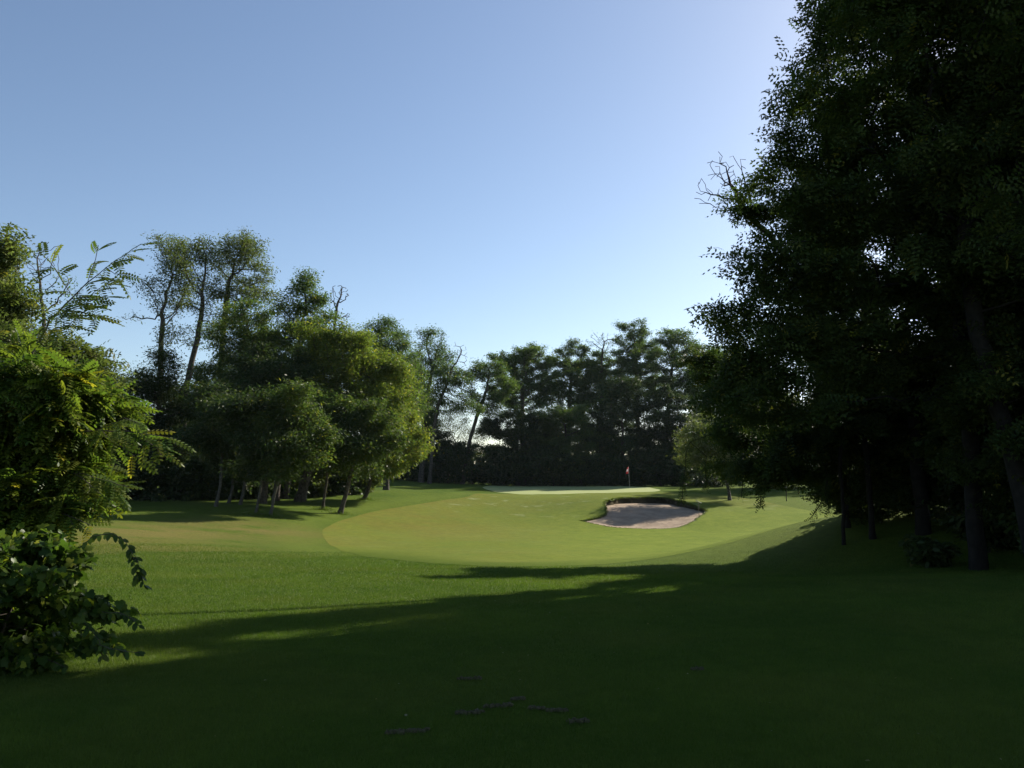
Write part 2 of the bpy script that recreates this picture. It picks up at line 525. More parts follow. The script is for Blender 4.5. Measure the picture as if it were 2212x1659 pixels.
# ------------------------------------------------------------------ branching
def grow(R, trunk, att, step, kill, iters=110, trop=.0, extra=()):
    """Space colonisation: a skeleton that fills the cloud of points att from the trunk polyline."""
    nodes = [np.array(trunk[0], float)]; par = [-1]
    for a, b in zip(trunk[:-1], trunk[1:]):
        a, b = np.array(a, float), np.array(b, float)
        k = max(1, int(np.linalg.norm(b - a) / step))
        for i in range(1, k + 1):
            nodes.append(a + (b - a) * i / k + (R.normal(0, step * .05, 3) if i < k else 0)); par.append(len(nodes) - 2)
    Nn = np.array(nodes); par = list(par)
    alive = np.ones(len(att), bool)
    dm = np.linalg.norm(att[:, None] - Nn[None], axis=2)
    ni, ndist = dm.argmin(1), dm.min(1)
    kids = np.zeros(len(Nn), int)
    for it in range(iters):
        alive &= ndist > kill
        if not alive.any(): break
        ai = np.nonzero(alive)[0]
        src, inv = np.unique(ni[ai], return_inverse=True)
        dv = unit(att[ai] - Nn[ni[ai]])
        acc = np.zeros((len(src), 3)); np.add.at(acc, inv, dv)
        ok = kids[src] < 4
        if not ok.any(): break
        src, acc = src[ok], acc[ok]
        nd_ = unit(unit(acc) + R.normal(0, .22, acc.shape) + np.array([0, 0, trop]))
        new = Nn[src] + nd_ * step * R.uniform(.8, 1.15, (len(src), 1))
        kids[src] += 1
        s0 = len(Nn)
        Nn = np.concatenate([Nn, new]); par += list(src); kids = np.concatenate([kids, np.zeros(len(new), int)])
        d = np.linalg.norm(att[ai][:, None] - new[None], axis=2)
        j = d.argmin(1); dj = d[np.arange(len(ai)), j]
        better = dj < ndist[ai]
        ni[ai[better]] = s0 + j[better]; ndist[ai[better]] = dj[better]
    par = np.array(par)
    ex = np.zeros(len(Nn), bool)
    for br in extra:                                   # hand-laid branches
        br = [np.array(q_, float) for q_ in br]
        p0 = int(np.linalg.norm(Nn - br[0], axis=1).argmin())
        for a, b in zip(br[:-1], br[1:]):
            k = max(1, int(np.linalg.norm(b - a) / (step * .6)))
            for i in range(1, k + 1):
                Nn = np.concatenate([Nn, (a + (b - a) * i / k + R.normal(0, step * .03, 3))[None]])
                par = np.append(par, p0); ex = np.append(ex, True); p0 = len(Nn) - 1
    n = len(Nn)
    cnt = np.zeros(n)
    has = np.zeros(n, bool); has[par[par >= 0]] = True
    cnt[~has] = 1
    for i in range(n - 1, 0, -1): cnt[par[i]] += cnt[i]
    return Nn, par, cnt, ex


def tubes(name, Nn, par, cnt, rt, rmin, mat, base, power=.5, flare=1.5, maxn=None):
    n = len(Nn)
    rad = np.maximum(rt * (cnt / cnt.max()) ** power, rmin)
    main = np.full(n, -1)
    order = np.argsort(cnt, kind='stable')
    for i in order:
        if par[i] >= 0: main[par[i]] = i
    h = Nn[:, 2] - Nn[0, 2]
    rad = np.where(cnt > cnt.max() * .9, rad * (1 + (flare - 1) * np.exp(-h / (rt * 2.2))), rad)
    tan = np.zeros((n, 3))
    ch = np.arange(1, n)
    tan[ch] = unit(Nn[ch] - Nn[par[ch]])
    m_ok = main >= 0
    tan[m_ok] = unit(tan[m_ok] + unit(Nn[main[m_ok]] - Nn[m_ok]))
    ks = 7 if rt > .05 else 5
    ang = np.arange(ks) / ks * 2 * math.pi

    def rings(P_, T_, r_):
        ref = np.where(np.abs(T_[:, :1]) > .9, np.array([[0, 1., 0]]), np.array([[1., 0, 0]]))
        u = unit(np.cross(T_, ref)); v = np.cross(T_, u)
        return P_[:, None] + r_[:, None, None] * (np.cos(ang)[None, :, None] * u[:, None] + np.sin(ang)[None, :, None] * v[:, None])
    A = rings(Nn, tan, rad)
    side = np.array([i for i in range(1, n) if main[par[i]] != i], int)
    Bp = rings(Nn[par[side]], unit(Nn[side] - Nn[par[side]]), rad[side]) if len(side) else np.zeros((0, ks, 3))
    start = par.copy()
    start[side] = n + np.arange(len(side))
    c_ = np.arange(1, n)
    a = start[c_][:, None] * ks + np.arange(ks)[None]; b = c_[:, None] * ks + np.arange(ks)[None]
    fs = np.stack([a, np.roll(a, -1, 1), np.roll(b, -1, 1), b], -1).reshape(-1, 4)
    Vv = np.concatenate([A.reshape(-1, 3), Bp.reshape(-1, 3)]) - np.asarray(base)
    return mesh_np(name, Vv, [fs], mat, None, True)


def blob_points(R, blobs, n):
    vol = np.array([b[1][0] * b[1][1] * b[1][2] * (6 if len(b) > 2 and b[2] < .06 else 1) for b in blobs]) ** .8
    out, dens = [], []
    for b, k in zip(blobs, np.maximum(8, (n * vol / vol.sum()).astype(int))):
        d = unit(R.normal(0, 1, (k, 3))) * (R.random((k, 1)) ** .42)
        out.append(np.asarray(b[0]) + d * np.asarray(b[1])); dens.append(np.full(k, b[2] if len(b) > 2 else 1.0))
    return np.concatenate(out), np.concatenate(dens)


SEED = [100]


def tree(name, label, cat, base, trunk, blobs, rt=.16, nleaf=9000, natt=700, step=.45, leaf='far', ll=(.26, .4), lm=None, bark=None, group=None,
         clip=None, extra=(), yellow=.03, jit=.32, rmin=.008, droop=.25, tilt=.55, cap=4.5, extra_leaf=10, extra_kind=None, extra_ll=None, power=.5, flare=1.5, part=('trunk', 'crown'), seed=None):
    SEED[0] += 1
    R = np.random.default_rng(SEED[0] if seed is None else seed)
    if leaf == 'far' and name != 'shrub':
        nleaf = int(nleaf * 3.3); ll = (ll[0] * .55, ll[1] * .56)
    base = np.array([base[0], base[1], z1(base[0], base[1]) - .05]) if len(base) == 2 else np.asarray(base, float)
    trunk = [base] + [np.asarray(t, float) for t in trunk]
    att, dens = blob_points(R, blobs, natt)
    if clip is not None:
        k = clip(att) | (dens < .06); att, dens = att[k], dens[k]
    gnd = gz(att[:, 0], att[:, 1])
    k = att[:, 2] > gnd + (.3 if cat == 'tree' else .03)
    att, dens = att[k], dens[k]
    Nn, par, cnt, ex = grow(R, trunk, att, step, step * 1.1, extra=extra)
    root = thing(name, label, cat, base, group)
    obj(part[0], tubes(part[0], Nn, par, cnt, rt, rmin, bark or M_BARK, base, power, flare), root)
    # leaves sit on the thin twigs
    tw = np.nonzero((cnt <= cap) & (par >= 0) & (np.arange(len(Nn)) > len(trunk)))[0]
    tw = tw[~ex[tw]]
    dn = np.array([dens[np.linalg.norm(att - Nn[i], axis=1).argmin()] for i in tw]) if len(tw) else np.zeros(0)
    if dn.sum() > 0 and nleaf > 0:
        pick = R.choice(tw, nleaf, p=dn / dn.sum())
    else:
        pick = np.zeros(0, int)
    if ex.any() and extra_leaf:
        pick2 = np.repeat(np.nonzero(ex)[0], extra_leaf)
    else:
        pick2 = np.zeros(0, int)
    if len(pick):
        t = R.random((len(pick), 1))
        O = Nn[par[pick]] * (1 - t) + Nn[pick] * t + R.normal(0, 1, (len(pick), 3)) * jit * np.array([1, 1, .6])
        td = unit(Nn[pick] - Nn[par[pick]])
        D = td * .55 + R.normal(0, .6, O.shape) * np.array([1, 1, .45]) + np.array([0, 0, -droop])
        obj(part[1], leaves(part[1], leaf, O, D, R.uniform(ll[0], ll[1], len(O)), lm or M_LOCUST, R, yellow, base, tilt), root)
    if len(pick2):
        n2 = len(pick2)
        t = R.random((n2, 1))
        O = Nn[par[pick2]] * (1 - t) + Nn[pick2] * t
        td = unit(Nn[pick2] - Nn[par[pick2]])
        side = unit(np.cross(td, np.array([0, -.5, .85]))) * np.where(np.arange(n2) % 2, 1, -1)[:, None]
        D = td * .6 + side * R.uniform(.5, 1, (n2, 1)) + R.normal(0, .18, O.shape) + np.array([0, 0, -droop])
        upv = np.array([0, -.55, .75]) + R.normal(0, .3, O.shape)
        e = extra_ll or ll
        obj('spray', leaves('spray', extra_kind or leaf, O, D, R.uniform(e[0], e[1], n2), lm or M_LOCUST, R, yellow, base, tilt, upv), root)
    return root


def pb(Y, *bl, split=4):
    """Crown lobes given in view pixels at distance Y, made into clustered ellipsoids in metres with real depth."""
    out = []
    R = np.random.default_rng(int(abs(bl[0][0]) * 7 + bl[0][1]))
    for i, b in enumerate(bl):
        k = Y / F
        dy = ((i * 37) % 5 - 2) * .35 * b[2] * k
        cpt = P(b[0], b[1], Y + dy)
        rx, rz = b[2] * k, b[3] * k
        r = np.array([rx, (rx + rz) * .55, rz])
        dn = b[4] if len(b) > 4 else 1.0
        if not split:
            out.append((cpt, tuple(r), dn)); continue
        a0 = R.random() * 6.28
        nsat = 7
        for q in range(nsat):
            a = a0 + q * 6.28 / nsat + R.normal(0, .4)
            off = np.array([math.cos(a), R.uniform(-.8, .8), math.sin(a)]) * R.uniform(.55, 1.0)
            out.append((cpt + off * r, tuple(r * np.array([1.05, 1.05, .92]) * R.uniform(.3, .52)), dn * R.uniform(.7, 1.4)))
        out.append((cpt, tuple(r * .8), dn))
    return out


def ground_at(px, Y):
    x = (px - CX) / F * Y
    return (x, Y)


def ptree(label, px, Y, tr, bl, name='locust_tree', cat='tree', **kw):
    """A tree whose foot stands at view column px at distance Y."""
    x = (px - CX) / F * Y * 1.006
    return tree(name, label, cat, (x, Y), [P(a, b, Y) for a, b in tr], pb(Y, *bl), **kw)


#@@TREES
G_L = 'trees of the wood on the left of the fairway'
G_F = 'trees of the far wood behind the green'
G_R = 'tall trees on the grassy mound on the right'
# ---- left wood, tall sparse locusts behind
ptree('tall thin locust with ivy clad trunk and sparse crown, leftmost of the three tall ones', 343, 56, [(345, 860), (347, 760), (352, 690)],
      [(372, 560, 42, 42, .7), (330, 612, 40, 26, .35), (292, 684, 28, 12, .1), (388, 640, 34, 42, .6), (352, 660, 26, 34, .4), (375, 720, 34, 20, .5)], rt=.17, nleaf=2300, natt=900, step=.36, rmin=.011, power=.58, jit=.3, group=G_L, lm=M_OLIVE)
ptree('tall forked locust with see-through crown of thin twigs, middle of the three tall ones', 398, 58, [(403, 830), (425, 740), (438, 660)],
      [(400, 540, 46, 38, .5), (440, 545, 40, 40, .6), (450, 620, 40, 48, .5), (415, 640, 30, 50, .4), (430, 720, 40, 22, .4), (470, 700, 26, 40, .3)], rt=.19, nleaf=2500, natt=1000, step=.36, rmin=.011, power=.58, jit=.3, group=G_L, lm=M_OLIVE)
ptree('tall locust with leafy rounded top, rightmost of the three tall ones', 468, 60, [(474, 830), (482, 720), (494, 610)],
      [(512, 548, 46, 40), (535, 528, 36, 30), (560, 600, 42, 34), (510, 632, 58, 26), (470, 560, 28, 36), (585, 640, 20, 16), (500, 690, 40, 22, .6)], rt=.19, nleaf=4600, natt=950, step=.36, rmin=.011, power=.58, jit=.3, group=G_L, lm=M_OLIVE)
ptree('bare leafless tree crown of thin twigs rising behind the left bushes', 98, 45, [(100, 900), (96, 720), (92, 660)],
      [(60, 585, 36, 48, 0), (105, 570, 40, 44, 0), (140, 620, 26, 40, .05), (85, 650, 30, 30, 0)], rt=.10, nleaf=60, natt=420, step=.32, group=G_L, name='bare_tree')
ptree('dark bushy locust standing below the tall ivy clad trunk', 338, 51, [(340, 960), (342, 880)],
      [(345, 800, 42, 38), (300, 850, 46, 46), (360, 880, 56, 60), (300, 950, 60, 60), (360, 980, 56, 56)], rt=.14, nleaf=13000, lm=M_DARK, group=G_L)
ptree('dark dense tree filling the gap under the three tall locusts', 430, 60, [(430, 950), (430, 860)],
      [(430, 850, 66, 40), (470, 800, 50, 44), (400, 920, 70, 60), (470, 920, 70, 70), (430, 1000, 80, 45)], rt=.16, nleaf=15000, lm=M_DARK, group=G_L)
ptree('locust with yellowish upper crown between the tall trees and the pointed one', 505, 53, [(510, 960), (518, 820)],
      [(532, 676, 54, 36), (500, 740, 58, 50), (560, 750, 50, 50), (490, 840, 76, 60), (560, 850, 66, 66), (500, 940, 80, 56)], rt=.17, nleaf=16000, natt=1000, lm=M_LOCUST, group=G_L, yellow=.10)
ptree('pointed locust with the highest dense top of the left wood', 625, 52, [(628, 960), (640, 800), (650, 700)],
      [(655, 622, 34, 34), (650, 680, 56, 44), (610, 740, 60, 48), (690, 730, 52, 50), (640, 820, 90, 60), (600, 900, 70, 56), (680, 900, 70, 56)], rt=.19, nleaf=19000, natt=1100, lm=M_LOCUST, group=G_L, yellow=.08)
ptree('dead snag with bare forked top rising above the left wood', 715, 63, [(716, 900), (718, 760), (724, 690)],
      [(726, 640, 14, 28, 0), (742, 632, 14, 26, 0), (748, 682, 14, 10, 0)], rt=.11, nleaf=0, natt=260, step=.24, group=G_L, name='dead_tree', rmin=.014)
ptree('dark tree behind the sunlit leaning locust, top level with the snag base', 838, 67, [(838, 950), (834, 830)],
      [(822, 708, 40, 26), (800, 742, 42, 40), (848, 752, 46, 42), (880, 800, 40, 44), (830, 830, 70, 60), (880, 880, 44, 50)], rt=.2, nleaf=14000, natt=900, lm=M_LOCUST, group=G_L)
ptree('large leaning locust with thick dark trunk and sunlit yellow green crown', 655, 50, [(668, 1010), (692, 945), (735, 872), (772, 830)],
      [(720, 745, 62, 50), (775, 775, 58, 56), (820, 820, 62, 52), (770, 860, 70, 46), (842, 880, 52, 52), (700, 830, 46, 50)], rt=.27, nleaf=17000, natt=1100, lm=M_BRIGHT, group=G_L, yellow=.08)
ptree('thin straight young tree on the lawn, next right of the thick leaning trunk', 704, 47, [(706, 1040), (708, 990)],
      [(705, 950, 46, 42), (690, 890, 46, 46), (730, 900, 40, 40)], rt=.075, nleaf=5200, natt=420, lm=M_LOCUST, group=G_L, name='young_tree')
ptree('slanting young locust whose crown leans right over the lawn', 741, 46, [(752, 1050), (764, 1000), (775, 960)],
      [(768, 965, 50, 32), (800, 900, 44, 36), (745, 895, 42, 34), (830, 955, 40, 24), (780, 1012, 42, 16, .7), (735, 985, 34, 22)], rt=.12, nleaf=8200, natt=720, lm=M_WOOD_LEAF, group=G_L, name='young_tree', yellow=.05)
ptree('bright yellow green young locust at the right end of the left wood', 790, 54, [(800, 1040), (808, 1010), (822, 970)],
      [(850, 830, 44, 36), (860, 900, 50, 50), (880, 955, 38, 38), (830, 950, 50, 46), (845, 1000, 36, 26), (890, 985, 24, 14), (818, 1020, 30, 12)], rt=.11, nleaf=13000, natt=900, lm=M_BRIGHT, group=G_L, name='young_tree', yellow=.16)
ptree('pale thin trunked young locust with tuft of grass at foot, left of the pair', 561, 40.5, [(564, 1050), (570, 990), (574, 950)],
      [(548, 960, 44, 40), (520, 915, 40, 40), (566, 870, 42, 30), (580, 995, 40, 24), (535, 1010, 36, 20, .7)], rt=.065, nleaf=6200, natt=480, lm=M_DARK, group=G_L, name='young_tree', bark=M_YBARK)
ptree('pale thin trunked young locust with tuft of grass at foot, right of the pair', 592, 40.5, [(598, 1050), (604, 990), (608, 940)],
      [(622, 965, 46, 34), (606, 910, 40, 34), (650, 900, 44, 34), (636, 850, 34, 24), (660, 985, 40, 24), (604, 1010, 40, 20), (680, 940, 34, 30)], rt=.07, nleaf=7600, natt=620, lm=M_WOOD_LEAF, group=G_L, name='young_tree', bark=M_YBARK, yellow=.05)
for px, Y, top, lab, lm_ in ((476, 43, 960, 'pale slim trunk at the dark edge of the left wood, leftmost slim trunk', M_DARK), (503, 46, 965, 'slim trunk leaning right in the deep shade of the left wood', M_DARK),
                             (528, 45, 960, 'slim trunk in deep shade just left of the pale pair', M_DARK)):
    ptree(lab, px, Y, [(px, 1050), (px + 4, top + 20)], [(px, 930, 56, 50), (px - 10, 870, 48, 40), (px + 14, 985, 44, 30)], rt=.075, nleaf=6500, natt=420, lm=lm_, group=G_L, name='young_tree', bark=M_YBARK)
for px, Y, lab in ((575, 47, 'thick dark trunk standing behind the left one of the pale pair'), (603, 50, 'dark trunk standing behind the right one of the pale pair')):
    ptree(lab, px, Y, [(px + 2, 1010), (px + 4, 940)], [(px, 880, 60, 50), (px + 30, 820, 60, 50), (px - 20, 800, 50, 50)], rt=.19, nleaf=9000, natt=600, lm=M_DARK, group=G_L)
ptree('shrubby dark tree at the left end of the wood beyond the near bush', 230, 48, [(230, 980), (235, 920)],
      [(230, 880, 50, 50), (270, 940, 60, 60), (190, 960, 70, 70), (270, 1010, 60, 50)], rt=.13, nleaf=12000, lm=M_DARK, group=G_L)
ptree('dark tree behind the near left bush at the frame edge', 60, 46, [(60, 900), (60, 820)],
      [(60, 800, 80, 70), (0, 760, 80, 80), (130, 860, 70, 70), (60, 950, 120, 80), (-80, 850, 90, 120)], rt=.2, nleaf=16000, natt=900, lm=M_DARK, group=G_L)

# ---- open trees between the left wood and the far wood
ptree('airy locust with small rounded top standing alone left of the sky gap', 912, 86, [(914, 950), (924, 850), (934, 800)],
      [(930, 735, 34, 30), (900, 768, 26, 20), (962, 768, 24, 20), (935, 790, 34, 26), (905, 820, 34, 36), (920, 880, 36, 40), (890, 870, 26, 50)], rt=.25, nleaf=6800, natt=720, step=.5, group=G_F, lm=M_LOCUST, ll=(.3, .46))
ptree('slanting tree with bare forked twigs on top beside the sky gap', 930, 84, [(936, 940), (945, 880), (962, 838), (975, 800)],
      [(992, 760, 18, 22, 0), (1005, 772, 10, 24, 0), (985, 812, 32, 24, .8), (960, 830, 24, 20, .9), (1010, 838, 18, 34, .5), (1000, 870, 26, 16, .5), (950, 800, 22, 22, .8), (940, 860, 24, 26, .8), (1020, 880, 24, 20, .6)], rt=.17, nleaf=4200, natt=560, step=.42, group=G_F, lm=M_LOCUST, ll=(.28, .44))
ptree('leaning tree with tufted crown hanging over the sky gap', 1000, 88, [(1015, 950), (1030, 900), (1048, 850)],
      [(1030, 800, 26, 20), (1060, 800, 34, 22), (1078, 838, 30, 34), (1042, 862, 32, 18), (1062, 884, 26, 16)], rt=.19, nleaf=5600, natt=480, step=.45, group=G_F, lm=M_LOCUST, ll=(.28, .44))
ptree('slender brownish young poplars clump in the sky gap', 985, 92, [(985, 1000), (985, 960)],
      [(962, 920, 9, 44), (980, 905, 9, 50), (995, 912, 9, 46), (1012, 935, 10, 40), (945, 945, 12, 34), (1035, 950, 12, 30), (925, 920, 14, 40), (1050, 925, 12, 34)], rt=.08, nleaf=5000, natt=620, step=.35, group=G_F, lm=M_OLIVE, name='poplar_clump', ll=(.2, .32), yellow=.25)
# ---- far wood
FR = [
 ('broad topped tree at the left end of the far wood', 1128, 98, [(1128, 960), (1128, 880), (1128, 830)], [(1118, 768, 48, 28), (1160, 772, 30, 24), (1095, 806, 36, 34), (1150, 820, 50, 44), (1120, 850, 44, 34), (1180, 850, 30, 34), (1090, 850, 26, 26)], .26, 12000, M_LOCUST),
 ('tree with thin rounded top right of the broad topped one', 1228, 100, [(1228, 960), (1230, 860), (1236, 800)], [(1240, 754, 34, 24), (1208, 782, 34, 24), (1250, 800, 44, 34), (1215, 835, 40, 40), (1262, 850, 34, 34)], .24, 8600, M_LOCUST),
 ('tree whose bare flat twigs spread above its leaves', 1300, 101, [(1300, 960), (1300, 860), (1300, 780)], [(1285, 735, 26, 16, .05), (1318, 735, 24, 16, .05), (1300, 790, 44, 28), (1280, 840, 34, 40), (1325, 840, 34, 40)], .24, 7200, M_LOCUST),
 ('tallest tree of the far wood with domed top above the flag', 1378, 101, [(1378, 960), (1376, 860), (1374, 780)], [(1372, 714, 36, 24), (1345, 740, 22, 16), (1405, 748, 32, 24), (1376, 775, 46, 28), (1400, 815, 40, 44), (1352, 820, 34, 44)], .27, 10500, M_LOCUST),
 ('tree with rounded top right of the tallest one of the far wood', 1452, 100, [(1440, 960), (1446, 850), (1452, 790)], [(1455, 732, 36, 26), (1430, 772, 36, 26), (1482, 770, 34, 34), (1455, 806, 44, 34), (1440, 850, 36, 36), (1490, 840, 36, 44)], .25, 9800, M_LOCUST),
 ('far tree half hidden by the big dark trees on the right', 1535, 99, [(1530, 960), (1530, 860)], [(1525, 775, 44, 40), (1560, 800, 50, 50), (1520, 850, 50, 50), (1580, 870, 60, 60)], .25, 10500, M_LOCUST),
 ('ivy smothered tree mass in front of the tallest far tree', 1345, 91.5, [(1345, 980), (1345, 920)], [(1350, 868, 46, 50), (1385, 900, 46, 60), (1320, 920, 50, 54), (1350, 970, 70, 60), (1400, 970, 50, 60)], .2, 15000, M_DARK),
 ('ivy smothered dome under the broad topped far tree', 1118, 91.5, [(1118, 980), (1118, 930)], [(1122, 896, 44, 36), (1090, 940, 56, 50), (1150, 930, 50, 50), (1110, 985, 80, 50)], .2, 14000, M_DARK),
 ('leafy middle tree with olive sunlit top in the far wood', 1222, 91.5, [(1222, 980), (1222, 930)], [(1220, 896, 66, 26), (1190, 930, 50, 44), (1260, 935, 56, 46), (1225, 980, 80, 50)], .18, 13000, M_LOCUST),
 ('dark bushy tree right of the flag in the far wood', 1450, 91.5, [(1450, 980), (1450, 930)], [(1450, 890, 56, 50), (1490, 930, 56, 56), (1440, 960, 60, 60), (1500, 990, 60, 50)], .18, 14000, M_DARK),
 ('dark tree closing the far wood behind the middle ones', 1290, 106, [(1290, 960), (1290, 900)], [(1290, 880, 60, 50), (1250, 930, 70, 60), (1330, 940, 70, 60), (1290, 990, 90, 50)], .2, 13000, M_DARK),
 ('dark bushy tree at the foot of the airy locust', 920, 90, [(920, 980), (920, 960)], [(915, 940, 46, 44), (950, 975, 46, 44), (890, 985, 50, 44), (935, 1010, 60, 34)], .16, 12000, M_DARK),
]
for lab, px, Y, tr, bl, rt, nl, lm_ in FR:
    ptree(lab, px, Y, tr, bl, rt=rt, nleaf=int(nl * 1.35), natt=950, step=.5, lm=lm_, group=G_F, ll=(.32, .5), jit=.28)
# ---- right side of the green
G_G = 'trees on the lawn right of the green'
ptree('olive locust with drooping sprays standing on the lawn right of the green', 1569, 62, [(1570, 1030), (1566, 985)],
      [(1530, 945, 54, 36), (1585, 948, 54, 42), (1500, 978, 34, 36), (1560, 912, 48, 26), (1520, 915, 30, 20), (1545, 990, 50, 30), (1615, 985, 48, 40), (1640, 950, 34, 34)], rt=.11, nleaf=9000, natt=820, lm=M_OLIVE, group=G_G, yellow=.06)
for lab, px, Y, bl in (('dark tree deep in shade behind the olive lawn locust', 1640, 76, [(1640, 900, 70, 60), (1690, 930, 70, 60), (1620, 960, 70, 56), (1680, 1000, 70, 36)]),
                       ('dark spreading tree closing the shaded lawn on the right', 1745, 80, [(1745, 900, 80, 60), (1800, 930, 80, 60), (1720, 970, 80, 56), (1790, 1000, 90, 36)]),
                       ('dark tree seen under the big right trees beyond the shaded lawn', 1880, 78, [(1880, 920, 90, 60), (1940, 960, 90, 50), (1850, 990, 90, 40)]),
                       ('dark far tree at right end of the shaded lawn', 2020, 74, [(2020, 920, 90, 60), (2090, 960, 90, 50), (1980, 990, 90, 40)])):
    ptree(lab, px, Y, [(px, 1030), (px, 970)], bl, rt=.2, nleaf=13000, natt=700, step=.55, lm=M_DARK, group=G_G, ll=(.3, .46), jit=.28)
ptree('tiny thin sapling on the shaded lawn right of the bunker', 1690, 60, [(1697, 1038), (1702, 1020)], [(1702, 1008, 14, 16, .5)], rt=.03, nleaf=140, natt=40, step=.2, lm=M_OLIVE, group=G_G, name='sapling', ll=(.15, .25), jit=.1)

# ---- big dark trees on the right mound
_ru = np.random.default_rng(8)


def upper(a):  # cuts crown points away so sun streaks reach the foreground
    k = a[:, 1] - a[:, 0]
    z = a[:, 2]
    keep = (z < 5.0) | (k < 10.0) | ((k < 10.3) & (z < 8.8)) | ((k > 12.3) & (k < 12.6) & (z < 9.6))
    return keep & ~((k > 7.6) & (k < 9.3) & (z > 5.8) & (z < 11) & (_ru.random(len(a)) < .72))


def gap(a):  # also opens the crowns for the lit gap between two shadow tips
    k = a[:, 1] - a[:, 0]
    return upper(a) & ~((k > 12.6) & (k < 16.4) & (a[:, 2] > 3.1 + 1.3 * ((k < 13.6) | (k > 15.6))))


def boughs(bl, seed):
    R = np.random.default_rng(seed)
    out = []
    for b in bl:
        c_, r_ = np.array(b[0], float), np.array(b[1], float)
        if len(b) > 2:
            out.append(b); continue
        out.append((c_, tuple(r_ * .74)))
        n_ = int(5 + 3.2 * r_[0])
        for q in range(n_):
            d_ = unit(R.normal(0, 1, 3) * np.array([1, 1, .8]))
            k_ = R.uniform(.6, 1.15) * min(1.3, .35 + .25 * r_[0])
            out.append((c_ + d_ * r_ * R.uniform(.72, 1.02), (k_ * 1.1, k_ * 1.1, k_ * .5)))
    return out


def rtree(label, x, y, tr, bl, **kw):
    bl = boughs(bl, int(x * 100 + y * 10))
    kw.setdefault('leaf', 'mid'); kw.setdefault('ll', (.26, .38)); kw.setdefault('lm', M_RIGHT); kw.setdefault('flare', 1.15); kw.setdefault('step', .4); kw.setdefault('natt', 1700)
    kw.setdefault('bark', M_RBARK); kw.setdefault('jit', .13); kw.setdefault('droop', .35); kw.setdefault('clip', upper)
    return tree('locust_tree', label, 'tree', (x, y), tr, bl, group=G_R, **kw)


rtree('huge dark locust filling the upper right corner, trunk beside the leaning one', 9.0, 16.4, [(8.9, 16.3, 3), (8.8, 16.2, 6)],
      [((8.4, 16, 9), (4.2, 3.8, 3.4)), ((9.5, 15.4, 13.2), (3.8, 3.6, 3.4)), ((10.2, 15, 16.8), (3, 3, 2.4)), ((7.4, 15.8, 6.2), (2.8, 3, 2.4)), ((10.8, 15.6, 5.2), (3.2, 3, 2.4)), ((11.5, 15.5, 9), (3, 3, 3)), ((8.8, 15.5, 3.8), (2.7, 2.2, 1.6)),
       ((5.9, 16.0, 7.4), (1.7, 1.6, 1.6)), (P(1815, 230, 15.8), (1.5, 1.4, 1.3)), (P(1850, 90, 15.6), (1.5, 1.4, 1.5)), (P(1895, -30, 15.4), (1.6, 1.5, 1.4)), (P(1780, 330, 16.0), (1.2, 1.2, .9)),
       (P(1900, 10, 13.5), (.9, .9, .9)), (P(1910, -80, 13.4), (.9, .9, .9)), (P(1810, 130, 13.6), (.8, .8, .7)), (P(1735, 240, 13.8), (.7, .8, .6)), (P(1790, 340, 14), (.7, .8, .6)),
       (P(1700, 480, 15), (.9, .9, .7)), (P(1650, 560, 14.6), (.85, .9, .7)), (P(1640, 650, 14.6), (.95, .9, .75)), (P(1650, 740, 14.6), (.95, .9, .7)), (P(1660, 830, 14.8), (1.0, .9, .7)), (P(1740, 640, 14.8), (1.2, 1, 1.1)), (P(1740, 800, 15), (1.3, 1, 1.0)), ((9.8, 15.4, 2.6), (2.6, 1.8, 1.4))], rt=.16, nleaf=70000, natt=4200, yellow=.02)
rtree('low spreading locust at left front of the right trees, sprays hanging before the bunker', 8.9, 22.4, [(8.8, 22.4, 1.6), (8.2, 22.3, 2.8)],
      [((7.0, 22.9, 4.8), (1.8, 1.7, 1.7)), ((8.8, 22.4, 3.6), (2.4, 2.2, 1.6)), ((7.0, 22.2, 3.0), (1.8, 1.6, 1.2)), ((8.5, 22, 2.3), (2.6, 2, 1.2)), ((6.6, 22.9, 5.7), (1.0, 1.0, .9)), ((10.2, 21.8, 2.4), (2.4, 1.8, 1.4)), ((10.5, 22.5, 4.2), (2.2, 1.8, 1.4)), ((6.2, 24.45, 6.0), (1.0, 1.0, 1.3))], clip=gap, rt=.075, nleaf=36000, natt=2000,
      extra=[[P(1500, 930, 21.5), P(1482, 980, 21.4), P(1476, 1040, 21.3), P(1474, 1082, 21.3)], [P(1530, 960, 21.5), P(1525, 1010, 21.4), P(1523, 1056, 21.4)],
             [P(1640, 960, 21.0), P(1650, 1030, 20.9), P(1642, 1095, 20.8)], [P(1580, 960, 21.5), P(1578, 1050, 21.4)], [P(1700, 960, 20.5), P(1715, 1040, 20.3)],
             [P(1600, 960, 21.0), P(1604, 1040, 20.9), P(1600, 1075, 20.8)], [P(1790, 1000, 20.5), P(1782, 1060, 20.3), P(1790, 1110, 20.3)], [P(1800, 1040, 20.5), P(1770, 1095, 20.3), P(1750, 1120, 20.3)]], extra_leaf=15, extra_ll=(.12, .2), yellow=.03)
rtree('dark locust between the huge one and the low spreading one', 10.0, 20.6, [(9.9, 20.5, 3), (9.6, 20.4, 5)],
      [((8.9, 20.2, 8), (3.2, 2.8, 2.6)), ((10.6, 20.6, 5.6), (3, 2.6, 2.4)), ((11, 20, 9.5), (3, 2.6, 2.6)), ((6.9, 19.0, 6.3), (2.0, 1.6, 1.7)), ((6.2, 17.2, 7.8), (1.7, 1.5, 1.5))], rt=.17, nleaf=42000, natt=2900, clip=gap, yellow=.04)
